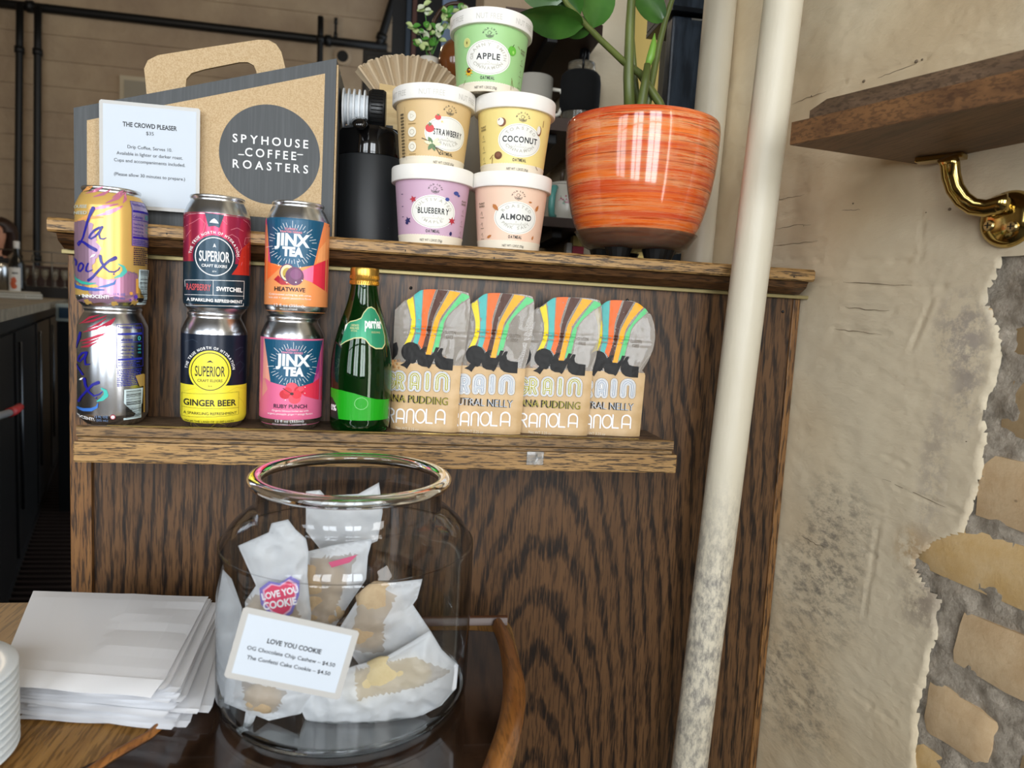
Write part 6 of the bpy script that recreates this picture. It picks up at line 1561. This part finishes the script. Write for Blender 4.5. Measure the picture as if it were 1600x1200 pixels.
mb = MB(); n4 = 4; top_ = [(i0.x+.010, i0.y-.012), (wx(-.162), -.162), (wx(-.75), -.75), (i1.x+.008, i1.y)]
mb.add([(a, b, z0+.0227) for a, b in up_]+[(a, b, z0+.034) for a, b in up_]+[(a, b, z0+.043) for a, b in top_], [(3, 2, 1, 0), (8, 9, 10, 11)]+[(i, (i+1) % 4, 4+(i+1) % 4, 4+i) for i in range(4)]+[(4+i, 4+(i+1) % 4, 8+(i+1) % 4, 8+i) for i in range(4)])
mb.build('upper_board', SHELFT, ws, fixn=True)
# bracket: plate under the board, curved flat arm, knuckle, round wall rose with screws
br = MB(); pa, pb = at(1444, 252, z=z0), at(1516, 247, z=z0); pm = (at(1440, 244, z=z0)+at(1512, 238, z=z0))/2
br = MB().box(-.022, .022, -.008, .008, -.006, -.0006, b=.0012); br.xf(Matrix.Translation((pm.x, pm.y+.004, z0)) @ Matrix.Rotation(math.radians(-58), 4, 'Z'))
brk = br.build('bracket_plate', BRASSP, ws)
S_ = lambda px, py, h: at(px, py, n=WN, p0=W0+WN*h)
arm = [S_(1480, 246, .046), S_(1484, 256, .042), S_(1486, 275, .039), S_(1492, 295, .036), S_(1504, 312, .032), S_(1520, 323, .027), S_(1540, 326, .022), S_(1560, 322, .018), S_(1578, 318, .015)]
arm = [Vector(q) for q in smp([tuple(a) for a in arm], 1)] if False else arm
mb = MB(); mb.tube(arm, [.0098, .0098, .0096, .0092, .0090, .0090, .0092, .0100, .011], 16, flat=.7); mb.build('bracket_arm', BRASSP, ws, smooth=True)
cr_ = S_(1572, 350, .0); zr_, sr_ = cr_.z, -(cr_-W0).dot(AW)
Mx = Matrix((WN.cross(Vector((0, 0, 1))).normalized()*-1, Vector((0, 0, 1)), WN)).transposed().to_4x4(); Mx.translation = wall_pt(sr_+.003, zr_+.004, .0012)
mb = MB(); mb.lathe([(0, .012), (.012, .0118), (.020, .0095), (.0245, .006), (.0265, .002), (.027, .0)], seg=48); mb.xf(Mx); mb.build('wall_rose', BRASSP, ws, smooth=True)
for du, dv_ in ((-.010, -.006), (.012, -.009), (0, .018)):
    mb = MB(); mb.lathe([(0, .0135), (.004, .0134), (.0052, .0118), (.0052, .009)], seg=20); mb.xf(Mx @ Matrix.Translation((du, dv_, .0005))); sc_ = mb.build('screw', mat('worn_screw', 'a89668', .3, 1.), ws, smooth=False)
    mb = MB().box(-.0028, .0028, -.0005, .0005, .0135, .0140).box(-.0005, .0005, -.0028, .0028, .0135, .0140); mb.xf(Mx @ Matrix.Translation((du, dv_, .0005))); mb.build('cross_slot', BLACKM, sc_)
mb = MB(); mb.ball((0, 0, .016), .011, sub=3, sq=(1, .8, .8)); mb.xf(Mx @ Matrix.Translation((.0, .012, 0))); mb.build('knuckle', BRASSP, ws, smooth=True)

# ------------------------------------------------------------------ bar on the far left
zc_ = .07; e1 = at(-90, 520, z=zc_); e1 = at(0, 484, z=zc_); 
e2 = Vector((at(113, 470, y=4.9).x, 4.9, zc_)); d_ = (e2-e1).normalized(); e0 = e1-d_*.9; pn = Vector((-d_.y, d_.x, 0)); pn = pn if pn.x < 0 else -pn
bcn = thing('bar_counter', 'stone-topped bar counter with black fronts at the far left', 'counter', (e1.x-.4, e1.y+1, FZ))
def slab(a, b, wd_, z0_, z1_, inset=0):
    a_ = a+pn*inset; b_ = b+pn*inset; q = [a_, b_, b_+pn*wd_, a_+pn*wd_]
    mb = MB(); mb.prism([(v.x, v.y) for v in q], lambda x, y, h: (x, y, h), z0_, z1_); return mb
e3 = e2+d_*.05
slab(e0, e3, .9, zc_-.035, zc_).build('counter_top', brickmat('grey_stone_top', '6a6050', '857a66', '4a4236'), bcn, fixn=True)
slab(e0, e3, .8, FZ, zc_-.0355, .06).build('carcass', BLACKM, bcn, fixn=True)
Ld = (e3-e0).length
for i in range(6):
    a = e0+d_*(Ld*(i+.06)/6); b = e0+d_*(Ld*(i+.94)/6); dr = slab(a, b, .018, FZ+.12, zc_-.10, .038).build('door', BLACK, bcn, fixn=True)
    c_3 = a+d_*.05+pn*.030; mb = MB().tube([c_3+Vector((0, 0, FZ+.3)) - Vector((0, 0, 0)), Vector((c_3.x, c_3.y, zc_-.14))], .006, 8) if False else MB().tube([(c_3.x, c_3.y, FZ+.3), (c_3.x, c_3.y, zc_-.14)], .006, 8)
    mb.build('door_handle', mat('dark_chrome', '55585c', .3, 1.), dr, smooth=True)
# control unit at the end
p0, p1 = at(88, 498, y=3.0), at(118, 470, y=3.0)
dw = thing('glass_washer', 'under-counter glass washer with a pale control panel and small screen', 'appliance', ((p0.x+p1.x)/2, 3.3, FZ))
zt_ = at(88, 474, y=3.0).z
MB().box(p0.x, p1.x+.30, 3.0, 3.5, FZ, zt_-.09, b=.006).build('cabinet', mat('dark_steel', '2a2c2e', .4, .7), dw)
pnl = MB().box(p0.x, p1.x+.30, 2.99, 3.5, zt_-.089, zt_, b=.006).build('control_panel', mat('pale_panel', '8f9690', .4), dw)
MB().box(p0.x+.018, p0.x+.075, 2.984, 2.991, zt_-.072, zt_-.018).build('screen', mat('display_grey', '2a3a48', .2), pnl); MB().box(p0.x+.082, p0.x+.10, 2.984, 2.991, zt_-.050, zt_-.028).build('green_light', mat('green_mark', '4a8a3a', .4), pnl)
# bottle, towel, glasses
p = at(28, 455, y=4.0); zf = zc_
def on_counter(px, y): q = at(px, 460, y=y); return Vector((q.x, y, zc_))
q = on_counter(27, 4.1); t = thing('wine_bottle', 'dark bottle with a white label and red animal picture on the bar', 'bottle', q); 
mb = MB(); mb.lathe([(0, 0), (.043, 0), (.046, .006), (.046, .20), (.040, .225), (.018, .262), (.0165, .345), (0, .345)], seg=36); smooth_by_angle(mb.build('bottle_glass', mat('near_black_glass', '0b0c0a', .08, coat=.4), t, local=True), 50)
mb = MB(); mb.lathe([(.0172, .30), (.0175, .348), (.015, .352), (0, .352)], seg=24); mb.build('white_cap', mat('dull_white', 'b0aca4', .5), t, local=True, smooth=True)
P = Print(1.); P.rect(-.032, .02, .040, .185, mat('dull_label', 'b9b4aa', .6)); RD = ink('a84a26', .6)
P.poly([(-.012, .06), (0, .05), (.016, .052), (.022, .07), (.012, .085), (.02, .10), (.014, .12), (.002, .128), (-.008, .115), (-.016, .12), (-.012, .10), (-.020, .085)], RD); P.text('WINE', .006, .148, .014, BLK)  if False else P.poly([(-.006, .145), (.026, .145), (.026, .155), (-.006, .155)], BLK)
P.build('label', lambda u, v, off: Vector(((.0465+off*2)*sin(u/.0465), -(.0465+off*2)*cos(u/.0465), v)), t, step=.008)
q = on_counter(2, 4.3); t = thing('steel_shaker', 'brushed steel shaker left of the dark bottle on the bar', 'shaker', q); mb = MB(); mb.lathe([(0, 0), (.035, 0), (.048, .17), (.047, .20), (.03, .215), (0, .22)], seg=32); mb.build('shaker_body', ALU, t, local=True, smooth=True)
q = on_counter(14, 3.4); t = thing('folded_towel', 'folded white bar towel lying on the counter', 'towel', (q.x, q.y, q.z+.001))
mb = MB()
for i, (w_, h_) in enumerate(((.13, .016), (.128, .014), (.12, .010))):
    z_0 = sum((.016, .014, .010)[:i]); mb.box(-w_, w_, -.09, .09, z_0+.0005*i, z_0+h_, b=.005)
mb.v = [Vector((v.x, v.y, v.z+.003*noise.noise(Vector((v.x*12, v.y*12, 1))) if v.z > .03 else v.z)) for v in mb.v]
mb.build('towel_cloth', mat('towel_white', 'a8a294', .9), t, local=True, smooth=True)
q = on_counter(75, 4.5); t = thing('glass_rack', 'dark rack with wire rail holding stemmed glasses on the bar', 'rack', q)
rk = MB().box(-.28, .30, -.10, .14, 0, .075, b=.004).build('rack_base', mat('rack_dark', '17120e', .6), t, local=True)
MB().box(-.28, .30, .12, .14, .076, .22).build('rack_back', mat('rack_brown', '33201a', .6), t, local=True)
mb = MB()
for z_1 in (.24, .31): mb.tube([(-.28, -.09, z_1), (.30, -.09, z_1)], .004, 8)
for i in range(6): x_1 = -.28+i*.116; mb.tube([(x_1, -.09, .075), (x_1, -.09, .31)], .0035, 8)
tag(mb.build('wire_rail', mat('wire_grey', '6a655c', .4, .7), t, local=True, smooth=True), kind='stuff')
for i in range(9):
    gx = q.x-.25+i*.062; gp = thing('wine_glass', 'stemmed glass lying in the dark rack on the bar', 'glass', (gx, q.y-.03, zc_+.0765), 0, 'stemmed glasses in the bar rack')
    mb = MB(); mb.lathe([(0, 0), (.022, 0), (.020, .003), (.004, .006), (.0035, .045), (.016, .06), (.024, .085), (.022, .12), (.021, .12), (.022, .085), (.014, .062), (0, .056)], seg=20); mb.build('glass_bowl', GJ, gp, local=True, smooth=True)
# rail with a red grip on the counter front
fp = lambda px, py, off: at(px, py, n=pn, p0=e0-pn*off)
MB().tube([fp(-60, 668, .03), fp(14, 645, .03)], .010, 12).build('grey_rail', mat('bar_grey', '8a8a8a', .4), bcn, smooth=True)
MB().tube([fp(14, 645, .03), fp(24, 641, .03), fp(30, 636, .01)], .013, 12).build('red_grip', mat('red_rubber', 'b02222', .5), bcn, smooth=True)

# ------------------------------------------------------------------ person behind the bar
hc = at(-4, 366, y=5.40); fz = FZ
pr_ = thing('person', 'person with shoulder-length brown hair in a dark top, standing behind the bar', 'person', (hc.x-.02, hc.y+.04, FZ))
SKIN = mat('skin', 'b07a5c', .55); TOP = mat('dark_top', '14161c', .8); HAIR = mat('brown_hair', '2c1a10', .5); TRS = mat('dark_trousers', '101014', .8)
bx_, by_ = hc.x-.02, hc.y+.04; zs = hc.z-.22     # shoulder line
J = {'pelvis': (bx_, by_+.02, zs-.50), 'waist': (bx_, by_+.01, zs-.33), 'chest': (bx_, by_, zs-.12), 'neckb': (bx_, by_, zs+.03), 'neck': (bx_, by_-.005, zs+.09), 'headlow': (hc.x-.005, by_-.025, hc.z-.06), 'head': (hc.x, by_-.015, hc.z+.03), 'crown': (hc.x, by_-.005, hc.z+.075),
     'shR': (bx_+.17, by_, zs-.01), 'elR': (bx_+.23, by_-.03, zs-.28), 'wrR': (bx_+.18, by_-.22, zs-.38), 'shL': (bx_-.17, by_, zs-.01), 'elL': (bx_-.23, by_-.03, zs-.28), 'wrL': (bx_-.15, by_-.22, zs-.38),
     'hipR': (bx_+.09, by_+.02, zs-.56), 'knR': (bx_+.10, by_+.0, (zs-.56+fz)/2+.02), 'anR': (bx_+.10, by_+.03, fz+.08), 'toR': (bx_+.11, by_-.12, fz+.03), 'hipL': (bx_-.09, by_+.02, zs-.56), 'knL': (bx_-.10, by_+.0, (zs-.56+fz)/2+.02), 'anL': (bx_-.10, by_+.03, fz+.08), 'toL': (bx_-.11, by_-.12, fz+.03)}
RA = dict(pelvis=.15, waist=.125, chest=.145, neckb=.07, neck=.052, headlow=.068, head=.088, crown=.07, shR=.065, elR=.042, wrR=.028, shL=.065, elL=.042, wrL=.028, hipR=.085, knR=.058, anR=.04, toR=.03, hipL=.085, knL=.058, anL=.04, toL=.03)
ED = [('pelvis', 'waist'), ('waist', 'chest'), ('chest', 'neckb'), ('neckb', 'neck'), ('neck', 'headlow'), ('headlow', 'head'), ('head', 'crown'), ('chest', 'shR'), ('shR', 'elR'), ('elR', 'wrR'), ('chest', 'shL'), ('shL', 'elL'), ('elL', 'wrL'), ('pelvis', 'hipR'), ('hipR', 'knR'), ('knR', 'anR'), ('anR', 'toR'), ('pelvis', 'hipL'), ('hipL', 'knL'), ('knL', 'anL'), ('anL', 'toL')]
def skin_mesh(name, J, RA, ED, mats, parent, root, matfn=None, lvl=2):
    ks = list(J); me = bpy.data.meshes.new(name); me.from_pydata([J[k_] for k_ in ks], [(ks.index(a), ks.index(b)) for a, b in ED], [])
    o = bpy.data.objects.new(name, me); col.objects.link(o); sk = o.modifiers.new('s', 'SKIN'); sk.use_smooth_shade = True; ss = o.modifiers.new('u', 'SUBSURF'); ss.levels = lvl; ss.render_levels = lvl
    for k_, sv in zip(ks, me.skin_vertices[0].data): sv.radius = (RA[k_], RA[k_]*(.72 if k_ in ('chest', 'waist', 'pelvis') else 1)); sv.use_root = k_ == root
    dg = bpy.context.evaluated_depsgraph_get(); dg.update(); nm = bpy.data.meshes.new_from_object(o.evaluated_get(dg)); bpy.data.objects.remove(o)
    nm.materials.clear(); nm.transform(parent.matrix_basis.inverted())
    if matfn:
        Mi = parent.matrix_basis
        for p_ in nm.polygons: p_.material_index = matfn(Mi @ p_.center)
    return finish(name, nm, mats, parent, True)
for s_, sg in (('R', 1), ('L', -1)):
    wv = Vector(J['wr'+s_]); pv = wv+Vector((-.01*sg, -.07, -.015)); J['palm'+s_] = tuple(pv); RA['palm'+s_] = .024; ED.append(('wr'+s_, 'palm'+s_))
body = skin_mesh('body', J, RA, ED, [SKIN, TOP, TRS], pr_, 'pelvis', lambda c_4: 0 if c_4.z > zs+.045 or (c_4.y < by_-.215) else (2 if c_4.z < zs-.50 else 1))
for s_, sg in (('R', 1), ('L', -1)):
    pv = Vector(J['palm'+s_])
    for i, ln in enumerate((.062, .07, .066, .054)):
        a = pv+Vector(((i-1.5)*.014, .012, 0)); d2 = Vector(((i-1.5)*.05, -1, -.15)).normalized(); MB().tube([a, a+d2*ln*.45, a+d2*ln*.75+Vector((0, 0, -.012)), a+d2*ln*.95+Vector((0, 0, -.028))], [.0085, .008, .007, .005], 8).build('finger', SKIN, body, smooth=True)
    a = pv+Vector((-sg*.02, .03, 0)); MB().tube([a, a+Vector((-sg*.02, -.03, -.005)), a+Vector((-sg*.024, -.052, -.01))], [.010, .009, .006], 8).build('thumb', SKIN, body, smooth=True)
mb = MB(); mb.ball((hc.x, by_-.105, hc.z-.005), .013, sub=2, sq=(.8, 1.1, 1.5)); mb.build('nose', SKIN, body, smooth=True)
for sg in (1, -1):
    MB().ball((hc.x+sg*.032, by_-.093, hc.z+.018), .010, sub=2, sq=(1.3, .6, .8)).build('eye', mat('eye_dark', '1a1210', .3), body, smooth=True); MB().ball((hc.x+sg*.090, by_-.012, hc.z), .02, sub=2, sq=(.35, .7, 1.3)).build('ear', SKIN, body, smooth=True)
MB().ball((hc.x, by_-.096, hc.z-.045), .014, sub=2, sq=(1.7, .5, .45)).build('mouth', mat('lips', '8a4a40', .5), body, smooth=True)
bmh = bmesh.new(); bmesh.ops.create_uvsphere(bmh, u_segments=28, v_segments=18, radius=1)
for v_ in bmh.verts:
    c_5 = v_.co; q = Vector((c_5.x*.118, c_5.y*.120+.012, c_5.z*.115+.025)); 
    if c_5.z < 0: q.z = .025+c_5.z*.20*(1 if c_5.y > -.35 else .1); q.x *= 1+.12*(-c_5.z)
    if c_5.y < -.55 and c_5.z < .45: q.y = -.058
    q *= 1+.05*noise.noise(c_5*5); v_.co = Vector((hc.x, by_-.01, hc.z))+q
mb = MB(); mb.bm(bmh); mb.build('hair', HAIR, pr_, smooth=True)
